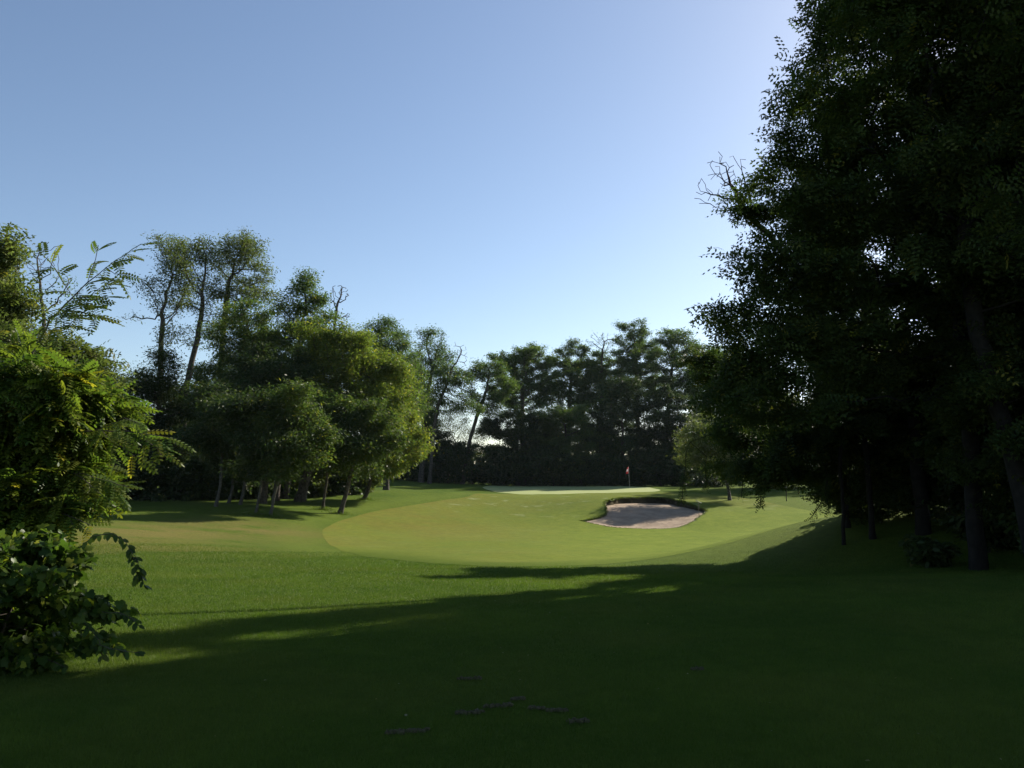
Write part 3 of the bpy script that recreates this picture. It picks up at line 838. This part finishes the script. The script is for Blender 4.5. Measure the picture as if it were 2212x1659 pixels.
rtree('slim young locust standing between the low spreading one and the mound trunks', 8.1, 20.7, [(8.1, 20.7, 3), (8.0, 20.6, 5.2)],
      [((7.95, 20.6, 6.4), (.6, .36, 1.1), 1), ((8.0, 20.65, 8.1), (.55, .34, 1.3), 1), ((8.3, 20.8, 4.6), (.8, .8, .8), 1)], rt=.05, nleaf=4200, natt=420, step=.25, clip=None)  # narrow crown shaped to throw a dark stripe across the lawn
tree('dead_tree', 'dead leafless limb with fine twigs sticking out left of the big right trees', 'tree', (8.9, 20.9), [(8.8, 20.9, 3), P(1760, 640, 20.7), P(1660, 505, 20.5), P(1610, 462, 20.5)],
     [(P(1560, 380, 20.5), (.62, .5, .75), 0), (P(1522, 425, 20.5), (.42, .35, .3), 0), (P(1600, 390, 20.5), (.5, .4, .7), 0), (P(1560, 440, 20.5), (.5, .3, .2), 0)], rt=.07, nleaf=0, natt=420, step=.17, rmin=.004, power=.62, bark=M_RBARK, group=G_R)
SEED[0] -= 1
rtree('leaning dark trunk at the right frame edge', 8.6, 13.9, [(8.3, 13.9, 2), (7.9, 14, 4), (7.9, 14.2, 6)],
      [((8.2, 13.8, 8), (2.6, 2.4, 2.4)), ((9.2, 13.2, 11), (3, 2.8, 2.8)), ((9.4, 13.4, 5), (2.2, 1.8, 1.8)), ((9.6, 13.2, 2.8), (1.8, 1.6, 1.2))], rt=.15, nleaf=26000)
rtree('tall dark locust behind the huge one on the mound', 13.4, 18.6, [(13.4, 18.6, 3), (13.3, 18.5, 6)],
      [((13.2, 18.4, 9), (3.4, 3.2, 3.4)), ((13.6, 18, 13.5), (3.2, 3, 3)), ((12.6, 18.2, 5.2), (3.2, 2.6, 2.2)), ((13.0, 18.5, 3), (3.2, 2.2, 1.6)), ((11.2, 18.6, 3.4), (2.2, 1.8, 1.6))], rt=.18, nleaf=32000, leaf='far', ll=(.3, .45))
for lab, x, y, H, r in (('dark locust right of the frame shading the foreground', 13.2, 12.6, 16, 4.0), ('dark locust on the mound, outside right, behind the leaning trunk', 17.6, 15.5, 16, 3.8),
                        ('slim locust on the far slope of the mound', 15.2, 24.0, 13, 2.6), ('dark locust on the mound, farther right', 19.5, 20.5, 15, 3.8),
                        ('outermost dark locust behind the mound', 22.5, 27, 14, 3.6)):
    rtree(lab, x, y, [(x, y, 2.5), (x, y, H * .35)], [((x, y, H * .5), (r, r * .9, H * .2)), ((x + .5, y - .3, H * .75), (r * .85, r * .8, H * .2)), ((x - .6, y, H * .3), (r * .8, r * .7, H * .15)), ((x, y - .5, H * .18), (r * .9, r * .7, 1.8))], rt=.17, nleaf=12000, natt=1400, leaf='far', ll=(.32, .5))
# ---- near left trees
tree('locust_tree', 'olive feathery locust at left frame edge behind the near sprays', 'tree', (-9.0, 13.4), [P(-70, 1000, 13.3), P(-20, 860, 13.2)],
     pb(13, (10, 650, 54, 60), (80, 775, 96, 50), (-70, 600, 80, 90), (0, 525, 24, 34), (180, 810, 76, 60), (60, 830, 120, 70), (-60, 780, 110, 110), (200, 880, 50, 50), (90, 930, 120, 60), (-40, 980, 120, 70), (70, 1010, 110, 50)),
     rt=.09, nleaf=27000, natt=2600, step=.25, leaf='mid', ll=(.2, .3), lm=M_OLIVE, jit=.12, yellow=.025, rmin=.005)
tree('locust_sapling', 'near bright green locust with long feathery sprays reaching over the lawn', 'tree', (-5.7, 8.6), [P(-50, 1150, 8.4), P(0, 1000, 8.3), P(60, 850, 8.2)],
     pb(8.2, (60, 840, 120, 90), (120, 930, 130, 80), (40, 980, 120, 80), (140, 1030, 110, 50), (-80, 900, 120, 130), (60, 1070, 110, 40), (160, 860, 70, 50), (-60, 760, 90, 60), (90, 1110, 80, 26, .6)),
     rt=.035, nleaf=6000, natt=2400, step=.16, leaf='near', ll=(.2, .31), lm=M_NEAR, jit=.05, yellow=.02, rmin=.003, droop=.3, tilt=.5,
     extra=[[P(60, 780, 8.0), P(110, 690, 7.8), P(190, 610, 7.6), P(250, 560, 7.5), P(306, 528, 7.4)], [P(110, 690, 7.8), P(170, 660, 7.6), P(230, 640, 7.5)], [P(150, 640, 7.7), P(120, 580, 7.6), P(80, 540, 7.5)],
            [P(190, 610, 7.6), P(205, 560, 7.5), P(212, 530, 7.5)], [P(120, 690, 7.8), P(190, 680, 7.7), P(225, 690, 7.6)], [P(220, 590, 7.5), P(280, 590, 7.5)], [P(90, 720, 7.8), P(150, 700, 7.7), P(200, 660, 7.6)], [P(130, 650, 7.7), P(190, 640, 7.6), P(250, 600, 7.5)],
            [P(120, 940, 7.9), P(200, 930, 7.8), P(300, 935, 7.6), P(375, 950, 7.5)], [P(200, 930, 7.8), P(270, 905, 7.6), P(300, 915, 7.6)], [P(120, 1010, 7.9), P(200, 1030, 7.8), P(275, 1050, 7.7)], [P(220, 940, 7.7), P(260, 965, 7.6), P(290, 985, 7.6)],
            [P(300, 935, 7.6), P(335, 965, 7.55), P(350, 985, 7.5)], [P(160, 1020, 7.8), P(210, 1060, 7.7), P(235, 1085, 7.7)], [P(90, 1090, 7.8), P(150, 1115, 7.6), P(195, 1135, 7.5)], [P(150, 1115, 7.6), P(165, 1150, 7.6)]], extra_leaf=2, extra_ll=(.19, .28))
tree('vine_bush', 'low dark bush of broad lobed vine leaves at lower left corner', 'bush', (-4.6, 7.4), [P(0, 1380, 7.3), P(30, 1300, 7.3)],
     pb(7.2, (20, 1240, 120, 60), (110, 1250, 70, 50), (20, 1330, 110, 60), (150, 1310, 60, 36), (60, 1400, 70, 30), (-80, 1320, 90, 90), (165, 1215, 26, 36), (230, 1320, 60, 20, .6), (215, 1385, 26, 30), (100, 1180, 60, 22), (10, 1425, 70, 34), (60, 1440, 50, 20), (-50, 1440, 80, 50), (30, 1170, 70, 30)),
     rt=.015, nleaf=5600, natt=2000, step=.09, leaf='vine', ll=(.05, .10), lm=M_VINE, jit=.05, yellow=.07, rmin=.0025, droop=.5, tilt=.8, part=('stem', 'foliage'),
     extra=[[P(170, 1185, 7.2), P(200, 1158, 7.1), P(240, 1152, 7.0), P(272, 1172, 7.0), P(294, 1208, 6.9), P(304, 1238, 6.9), P(313, 1266, 6.9)], [P(283, 1182, 7.0), P(292, 1225, 6.9), P(298, 1258, 6.9)],
            [P(220, 1330, 7.0), P(255, 1322, 7.0), P(285, 1335, 6.95), P(300, 1352, 6.9)], [P(200, 1390, 7.0), P(240, 1400, 6.95), P(275, 1408, 6.9), P(300, 1410, 6.9)], [P(170, 1330, 7.1), P(215, 1385, 7.0), P(222, 1425, 7.0)],
            [P(20, 1390, 7.2), P(90, 1420, 7.1), P(140, 1440, 7.0)]], extra_leaf=3, extra_kind='broad', extra_ll=(.05, .085))


# ---- bushes
def bush(label, px, Y, bl, lm=M_DARK, n=5200, group=None, name='bush', **kw):
    base = ((px - CX) / F * Y * 1.006, Y)
    top = P(px, max(b_[1] for b_ in bl), Y); top[2] = max(top[2], z1(*base) + .5)
    kw.setdefault('ll', (.16, .3))
    return tree(name, label, 'bush', base, [top], pb(Y, *bl), rt=.06, nleaf=n, natt=320, step=.35, leaf='broad', lm=lm, group=group, part=('stem', 'foliage'), jit=.2, cap=4, **kw)


G_B = 'dark bushes along the foot of the far wood'
for i, (px, Y, top, wd, lab) in enumerate([
        (868, 92, 985, 46, 'dark bush beside the sandy bank at the left end of the far wood'), (918, 89.5, 1000, 44, 'low dark bush left of the fallen pale branch'), (968, 89.5, 980, 50, 'dark bush under the slanting tree'),
        (1022, 90, 965, 52, 'rounded dark bush below the sky gap'), (1078, 90, 985, 50, 'dark bush at the left back corner of the green'), (1135, 89.5, 980, 54, 'dark bush behind the left half of the green'),
        (1195, 89.5, 975, 54, 'dark bush behind the middle of the green'), (1255, 89.5, 985, 52, 'dark bush behind the green, third left of the flag'), (1312, 89.5, 980, 50, 'dark bush close left of the flag'),
        (1368, 89.5, 985, 50, 'dark bush right behind the flag'), (1425, 89.5, 975, 52, 'dark bush close right of the flag'), (1482, 90, 985, 50, 'dark bush at the right back corner of the green'), (1540, 84, 985, 44, 'dark bush behind the olive lawn locust')]):
    bush(lab, px, Y, [(px, top + 22, wd, 30), (px - 14, top + 50, wd, 34), (px + 12, 1040, wd * 1.1, 26)], group=G_B, n=6000)
G_LB = 'bushes at the foot of the left wood'
for px, Y, bl, lm_, lab, n in [
        (300, 47, [(300, 1050, 60, 40), (260, 1060, 50, 34)], M_DARK, 'dark bush in the left wood beyond the tip of the near spray', 5000), (390, 48, [(390, 1045, 60, 44), (430, 1060, 50, 34)], M_DARK, 'dark bush filling the shade left of the slim trunks', 5000),
        (470, 50, [(470, 1045, 50, 44), (510, 1055, 50, 36)], M_DARK, 'dark bush behind the slim trunks', 5000), (555, 52, [(550, 1050, 40, 36)], M_DARK, 'dry looking bush behind the pale pair of trunks', 3500),
        (630, 54, [(625, 1040, 40, 40), (600, 1060, 24, 20)], M_LOCUST, 'sunlit bush left of the thick leaning trunk', 4200), (688, 55, [(685, 1030, 36, 50), (668, 1060, 24, 24)], M_OLIVE, 'greyish bush with shiny leaves right of the thick leaning trunk', 4200),
        (735, 57, [(735, 1030, 40, 40), (740, 1055, 36, 24)], M_DARK, 'dark bush behind the slanting young locust', 4500), (786, 60, [(785, 1030, 34, 30), (775, 1050, 34, 22)], M_OLIVE, 'pale olive bush behind the bright young locust', 4200),
        (120, 42, [(120, 1060, 90, 60)], M_DARK, 'dark bush behind the near left sprays', 5000)]:
    bush(lab, px, Y, bl, lm_, n, group=G_LB)
G_RB = 'shrubs under the big right trees'
for x, y, r, lab in [(9.5, 23.4, .75, 'small shrub with sunlit leaves on the mound crest beside the lit lawn'), (11.2, 22.8, 1.3, 'dark shrub on the mound between the trunks'), (12.0, 19.0, 1.4, 'dark shrub behind the huge locust trunk'),
                     (10.2, 18.2, .8, 'low dark shrub at the foot of the mound trunks'), (14.5, 21.5, 1.5, 'big dark shrub at the right back of the mound'), (9.6, 14.6, .9, 'dark shrub at right frame edge beside the leaning trunk'), (8.4, 17.2, .42, 'low shrub in deep shade left of the huge locust trunk'), (11.0, 20.6, 1.5, 'broad dark shrub beyond the huge locust trunk'), (13.2, 24.6, 1.8, 'tall dark shrub on the back slope of the mound'), (10.6, 24.6, 1.1, 'dark shrub on the crest closing the view under the low locust'), (16.5, 26, 1.6, 'dark shrub beyond the mound')]:
    zz = z1(x, y)
    tree('shrub', lab, 'bush', (x, y), [(x, y, zz + .5)], [((x, y, zz + r * .8), (r, r * .9, r * .8)), ((x + r * .5, y, zz + r * .5), (r * .8, r * .8, r * .5))], rt=.04, nleaf=2600, natt=260, step=.25, leaf='broad', ll=(.09, .17), lm=M_DARK, jit=.1, cap=4, group=G_RB, part=('stem', 'foliage'))
# ---- deep undergrowth of the surrounding wood: one mass nobody could count
def undergrowth():
    R = np.random.default_rng(77)
    path = np.array([(-34, 30), (-36, 50), (-31, 66), (-24, 88), (-21, 106), (-10, 114), (4, 114), (20, 112), (34, 106), (44, 96), (50, 84), (56, 70), (46, 44), (33, 33), (27, 24), (24, 12)], float)
    Os, Ls = [], []
    for a, b in zip(path[:-1], path[1:]):
        ln = np.hypot(*(b - a)); n = int(ln * 620)
        t = R.random(n)[:, None]
        p = a + (b - a) * t + R.normal(0, 1.5, (n, 2))
        hm = 4.2 + 1.0 * np.sin(p[:, 0] * .7) * np.sin(p[:, 1] * .6 + 1)
        z = gz(p[:, 0], p[:, 1]) + hm * R.random(n) ** .8
        Os.append(np.stack([p[:, 0], p[:, 1], z], 1))
    O = np.concatenate(Os)
    D = R.normal(0, 1, O.shape) * np.array([1, 1, .5]) + np.array([0, 0, -.3])
    o = obj('undergrowth', leaves('undergrowth', 'broad', O, D, R.uniform(.25, .5, len(O)), M_DARK, R, .02))
    tag(o, 'dark undergrowth deep in the surrounding wood', 'undergrowth', kind='stuff')


undergrowth()
#@@END_TREES

# ------------------------------------------------------------------ grass
def grass():
    m = leaf_mat('grass blade', (.041, .084, .011), (.104, .154, .025), (.16, .15, .04), .32, .55, (1.3, 1.5, .5))
    Vs, Ts = [], []
    R = np.random.default_rng(5)
    def vnoise(x, y, sc, seed):
        Rn = np.random.default_rng(seed); T = Rn.random((128, 128))
        u, v = x / sc + 500, y / sc + 500
        i_, j_ = np.floor(u).astype(int), np.floor(v).astype(int)
        fu, fv = sm(u - i_), sm(v - j_)
        g_ = lambda a_, b_: T[a_ % 128, b_ % 128]
        return (g_(i_, j_) * (1 - fu) + g_(i_ + 1, j_) * fu) * (1 - fv) + (g_(i_, j_ + 1) * (1 - fu) + g_(i_ + 1, j_ + 1) * fu) * fv
    for rep_ in range(3):
        n = 620000
        # density falls with the square of the distance, evenly, without bands
        yy = np.linspace(3.5, 27, 600); wgt = (1.44 * yy + 2) / yy ** 2 * np.clip((27.5 - yy) / 6, 0, 1)
        cdf = np.concatenate([[0], np.cumsum(wgt)]); cdf = cdf[:-1] / cdf[-1]
        y = np.interp(R.random(n), cdf, yy)
        x = R.uniform(-1, 1, n) * (.72 * y + 1.0)
        k = (y < 19.5 + R.normal(0, 1, n)) | (x < 1 - 4 * R.random(n))
        x, y = x[k], y[k]
        wd = .00042 * y * R.uniform(.7, 1.3, len(x))
        f = sdf(FAIR, x, y)
        short = sm((f + .3) / .6)
        # the foreground right of the rough is mown short
        keep = R.random(len(x)) > short * .35
        x, y, short, wd = x[keep], y[keep], short[keep], wd[keep]
        n = len(x)
        z = gz(x, y)
        patch = .6 * vnoise(x, y, 1.7, 1) + .4 * vnoise(x, y, .75, 2)
        hue = vnoise(x, y, 1.1, 4)
        cl = .5 * vnoise(x, y, .32, 3) + .5 * vnoise(x, y, .13, 5)
        h = (.009 + .011 * patch + .009 * cl + R.gamma(1.6, .0045, n)) * (1 - .6 * short) * (1 - .5 * sm((y - 20) / 8))
        ang = R.uniform(0, 2 * math.pi, n); lean = R.uniform(.2, .9, n) * h
        la = R.uniform(0, 2 * math.pi, n)
        b0 = np.stack([x - np.cos(ang) * wd / 2, y - np.sin(ang) * wd / 2, z - .004], 1)
        b1 = np.stack([x + np.cos(ang) * wd / 2, y + np.sin(ang) * wd / 2, z - .004], 1)
        tp = np.stack([x + np.cos(la) * lean, y + np.sin(la) * lean, z + h], 1)
        Vs.append(np.stack([b0, b1, tp], 1).reshape(-1, 3))
        dry_ = np.zeros(n)
        for p in DRY: dry_ = np.maximum(dry_, np.exp(-(((x - p[0]) / 3.6) ** 2 + ((y - p[1]) / 3.6) ** 2)))
        r = np.clip(-.25 + .85 * patch + .65 * cl + R.normal(0, .16, n), 0, 1)
        yl = np.clip(R.normal(0, .06, n) + .22 * sm((hue - .4) / .5) + .2 * short + .8 * dry_ + (R.random(n) < .03) * .6, 0, 1)
        Ts.append(np.repeat(np.stack([r, yl, patch], 1), 3, 0))
    # ragged turf hanging over the lip of the bunker
    pl = np.array(BUNK)
    seg = np.roll(pl, -1, 0) - pl
    ln = np.hypot(seg[:, 0], seg[:, 1]); pr = ln / ln.sum()
    n = 15000
    i = R.choice(len(pl), n, p=pr); t = R.random(n)
    pt = pl[i] + seg[i] * t[:, None] + R.normal(0, .05, (n, 2))
    inn = np.stack([-seg[i][:, 1], seg[i][:, 0]], 1) / ln[i][:, None]
    test = sdf(BUNK, *(pt + inn * .2).T)
    inn = np.where(test[:, None] > 0, inn, -inn)
    z = gz(pt[:, 0], pt[:, 1])
    h = R.uniform(.05, .2, n); a = R.uniform(0, 2 * math.pi, n); wd = .016
    tp = np.stack([pt[:, 0] + inn[:, 0] * R.uniform(0, .12, n), pt[:, 1] + inn[:, 1] * R.uniform(0, .12, n), z + h * R.uniform(-1.1, .45, n)], 1)
    b0 = np.stack([pt[:, 0] - np.cos(a) * wd, pt[:, 1] - np.sin(a) * wd, z], 1); b1 = np.stack([pt[:, 0] + np.cos(a) * wd, pt[:, 1] + np.sin(a) * wd, z], 1)
    Vs.append(np.stack([b0, b1, tp], 1).reshape(-1, 3))
    Ts.append(np.repeat(np.stack([R.random(n) * .5, R.uniform(.1, .7, n), R.random(n)], 1), 3, 0))
    # tufts left by the mower round the feet of the young trees
    for px, Y in ((561, 40.5), (592, 40.5), (790, 54), (741, 46), (704, 47), (655, 50)):
        cx = (px - CX) / F * Y
        n = 420
        rr = np.abs(R.normal(0, .38, n)); aa = R.uniform(0, 2 * math.pi, n)
        x = cx + rr * np.cos(aa); y = Y + rr * np.sin(aa); z = gz(x, y)
        h = R.uniform(.08, .3, n) * np.exp(-rr); a = R.uniform(0, 2 * math.pi, n); wd = .012
        b0 = np.stack([x - np.cos(a) * wd, y - np.sin(a) * wd, z], 1); b1 = np.stack([x + np.cos(a) * wd, y + np.sin(a) * wd, z], 1)
        tp = np.stack([x + R.normal(0, .08, n), y + R.normal(0, .08, n), z + h], 1)
        Vs.append(np.stack([b0, b1, tp], 1).reshape(-1, 3)); Ts.append(np.repeat(np.stack([R.random(n), R.uniform(0, .4, n), R.random(n)], 1), 3, 0))
    Vv = np.concatenate(Vs)
    o = obj('grass', mesh_np('grass', Vv, [np.arange(len(Vv)).reshape(-1, 3)], m, {'tint': np.concatenate(Ts)}))
    tag(o, 'blades of green turf grass on the lawn', 'grass', kind='stuff')


grass()

# ------------------------------------------------------------------ flag, rake, debris
def simple_mat(name, c, rough=.5, trans=0):
    m, nt = new_mat(name)
    p = nd(nt, 'ShaderNodeBsdfPrincipled', {'Base Color': col(c), 'Roughness': rough})
    s = p.outputs[0]
    if trans:
        t = nd(nt, 'ShaderNodeBsdfTranslucent', {'Color': col(c)})
        s = nd(nt, 'ShaderNodeMixShader', {0: trans, 1: s, 2: t.outputs[0]}).outputs[0]
    nd(nt, 'ShaderNodeOutputMaterial', {0: s})
    return m


def tube(pts, r, k=8, cap=True):
    pts = np.array(pts, float); n = len(pts)
    tan = np.gradient(pts, axis=0) if n > 2 else np.tile(pts[1] - pts[0], (2, 1))
    tan = unit(tan); ref = np.array([.3, .9, .2])
    u = unit(np.cross(tan, ref)); v = np.cross(tan, u)
    a = np.arange(k) / k * 2 * math.pi
    r = np.broadcast_to(np.asarray(r, float), (n,))
    V_ = (pts[:, None] + r[:, None, None] * (np.cos(a)[None, :, None] * u[:, None] + np.sin(a)[None, :, None] * v[:, None])).reshape(-1, 3)
    fs = []
    for i in range(n - 1):
        for j in range(k): fs.append((i * k + j, i * k + (j + 1) % k, (i + 1) * k + (j + 1) % k, (i + 1) * k + j))
    V_ = np.concatenate([V_, pts[:1], pts[-1:]])
    tri = [(n * k, (j + 1) % k, j) for j in range(k)] + [(n * k + 1, (n - 1) * k + j, (n - 1) * k + (j + 1) % k) for j in range(k)]
    return V_, np.array(fs), np.array(tri)


def tube_mesh(name, pts, r, mat, k=8):
    V_, f4, f3 = tube(pts, r, k)
    return mesh_np(name, V_, [f4, f3], mat, None, True)


def join(name, parts, mat):
    Vs, Q4, T3, n = [], [], [], 0
    for V_, f4, f3 in parts:
        Vs.append(V_); Q4.append(np.asarray(f4) + n); T3.append(np.asarray(f3) + n); n += len(V_)
    return mesh_np(name, np.concatenate(Vs), [np.concatenate(Q4), np.concatenate(T3)], mat, None, True)


FY = 80.0
fxx = (1358.5 - CX) / F * FY
fz = z1(fxx, FY)
fl = thing('flagstick', 'thin golf flagstick with small red flag standing on the green', 'flagstick', (fxx, FY, fz))
lean = -.10
top = 2.05
obj('pole', tube_mesh('pole', [(0, 0, -.1), (lean * .5, 0, top * .5), (lean, 0, top)], [.016, .014, .012], plain_mat('pole paint', (.42, .40, .34), (.55, .52, .45), 3, .5), 8), fl)
# limp flag hanging down from the top of the pole, with a white patch in the middle
M_RED = simple_mat('flag red', (.55, .035, .03), .7, .35)
M_WHT = simple_mat('flag white', (.72, .70, .68), .7, .35)
nu, nv = 9, 15
fv, ff, fw = [], [], []
for j in range(nv):
    for i in range(nu):
        u_, v_ = i / (nu - 1), j / (nv - 1)
        wid = .10 + .17 * v_ ** .8
        x = lean * (1 - .28 * v_ * .6) - .012 - wid * u_
        y = .035 * math.sin(u_ * 9 + v_ * 2) * (.3 + v_) - .02 * v_
        z = top - .02 - .62 * v_ - .10 * u_ * (1 - .4 * v_)
        fv.append((x, y, z))
for j in range(nv - 1):
    for i in range(nu - 1):
        q_ = (j * nu + i, j * nu + i + 1, (j + 1) * nu + i + 1, (j + 1) * nu + i)
        (fw if 4 <= j <= 8 and 1 <= i <= 6 else ff).append(q_)
fme = mesh_np('flag', fv, [np.array(ff), np.array(fw)], M_RED, None, True)
fme.materials.append(M_WHT)
for k_ in range(len(ff), len(ff) + len(fw)): fme.polygons[k_].material_index = 1
obj('flag', fme, fl)
obj('cup', tube_mesh('cup', [(0, 0, .014), (0, 0, .02)], .054, simple_mat('cup white', (.7, .7, .68), .5), 16), fl)

# rake stuck upright at the right end of the bunker
rb = hit(1510.5, 1118)
rk = thing('bunker_rake', 'bunker rake standing upright on its handle at the sand edge', 'rake', (rb[0], rb[1], rb[2]))
M_WOOD = plain_mat('rake wood', (.14, .10, .07), (.26, .20, .14), 8, .8)
obj('handle', tube_mesh('handle', [(0, 0, -.15), (-.02, 0, .4), (-.01, .02, .94)], [.02, .016, .015], M_WOOD), rk)
hp = [tube([(-.22, -.12, 1.02), (.02, .02, .93), (.18, .12, .87)], .018, 6)]
M_PLA = plain_mat('rake head', (.42, .40, .33), (.52, .50, .42), 6, .6)
obj('head', join('head', hp, M_PLA), rk)
tn = []
for k_ in range(10):
    t_ = k_ / 9
    a_ = np.array([-.21 + .38 * t_, -.11 + .22 * t_, 1.02 - .15 * t_])
    tn.append(tube([a_, a_ + np.array([.03, -.02, .07])], .005, 5))
obj('teeth', join('teeth', tn, M_PLA), rk)

# clods of kicked-up turf in the shaded foreground
M_CLOD = plain_mat('turf clod', (.045, .044, .018), (.080, .066, .032), 40, 1, .8, 90)


def clod(label, px, py, L, Wd, ang):
    h_ = hit(px, py); L *= .75; Wd *= .8
    R = np.random.default_rng(int(px))
    Vs, f4, f3, n = [], [], [], 0
    for k_ in range(int(16 + L * 150)):
        t_ = R.uniform(-.5, .5)
        cx_, cy_ = L * t_ * math.cos(ang) + R.normal(0, Wd * .35), L * t_ * math.sin(ang) + R.normal(0, Wd * .35)
        r_ = R.uniform(.008, .019)
        d_ = unit(R.normal(0, 1, (10, 3)))
        a = np.arange(5) / 5 * 2 * math.pi
        ringA = np.stack([np.cos(a), np.sin(a), np.zeros(5)], 1) * r_ * R.uniform(.8, 1.3, (5, 1))
        ringB = ringA * .75 + np.array([0, 0, r_ * .8])
        pts = np.concatenate([ringA, ringB, [[0, 0, r_ * 1.2]]]) + R.normal(0, r_ * .15, (11, 3))
        pts = pts + np.array([cx_, cy_, .012])
        Vs.append(pts)
        f4 += [(n + j, n + (j + 1) % 5, n + 5 + (j + 1) % 5, n + 5 + j) for j in range(5)]
        f3 += [(n + 5 + j, n + 5 + (j + 1) % 5, n + 10) for j in range(5)]
        n += 11
    o = obj('turf_clod', mesh_np('turf_clod', np.concatenate(Vs), [np.array(f4), np.array(f3)], M_CLOD))
    o.location = (h_[0], h_[1], h_[2])
    return tag(o, label, 'turf clod', 'torn dark clods of turf in the shaded foreground')


clod('short dark clod of torn turf, farthest one in the middle foreground', 1018, 1470, .24, .04, .2)
clod('long dark strip of torn turf in the bottom middle, left part', 1012, 1546, .26, .05, .25)
clod('long dark strip of torn turf in the bottom middle, right part', 1075, 1530, .26, .035, .3)
clod('faint brown strip of torn turf nearest the bottom edge', 880, 1586, .34, .05, .2)
clod('tiny dark clod just right of the long strip of torn turf', 1120, 1515, .10, .03, .2)
clod('compact dark clod right of the tiny one', 1160, 1536, .14, .03, .0)
clod('thin flat dark clod third from the right', 1203, 1540, .18, .025, .0)
clod('dark clod at the right end of the scattered ones', 1250, 1564, .17, .04, .3)
clod('small dark clod beyond the others towards the right mound', 1507, 1450, .12, .04, .1)

# fallen leaflets scattered on the turf
R = np.random.default_rng(3)
M_FALL = leaf_mat('fallen leaflet', (.16, .15, .08), (.30, .28, .18), (.30, .22, .06), .2)
n = 90
y = R.uniform(4.2, 17, n) ; x = R.uniform(-.35, .62, n) * y
O = np.stack([x, y, gz(x, y) + .026], 1)
D = R.normal(0, 1, (n, 3)) * np.array([1, 1, .25])
o = obj('fallen_leaves', leaves('fallen_leaves', 'broad', O, D, R.uniform(.012, .028, n), M_FALL, R, .25, None, .6))
tag(o, 'tiny pale fallen leaflets scattered over the shaded turf', 'fallen leaves', kind='stuff')

# ------------------------------------------------------------------ haze
hm, nt = new_mat('haze air')
pv = nd(nt, 'ShaderNodeVolumePrincipled', {'Color': (.72, .87, 1, 1), 'Density': .00008, 'Anisotropy': .3})
nt.links.new(pv.outputs[0], nd(nt, 'ShaderNodeOutputMaterial').inputs['Volume'])
hx0, hx1, hy0, hy1, hz0, hz1 = -75, 75, -25, 150, -4, 26
Vh = [(x, y, z) for x in (hx0, hx1) for y in (hy0, hy1) for z in (hz0, hz1)]
Fh = [(0, 1, 3, 2), (4, 6, 7, 5), (0, 4, 5, 1), (2, 3, 7, 6), (0, 2, 6, 4), (1, 5, 7, 3)]
ho = obj('haze', mesh_np('haze', Vh, [np.array(Fh)], hm))
tag(ho, 'thin morning haze in the air over the course', 'haze', kind='stuff')
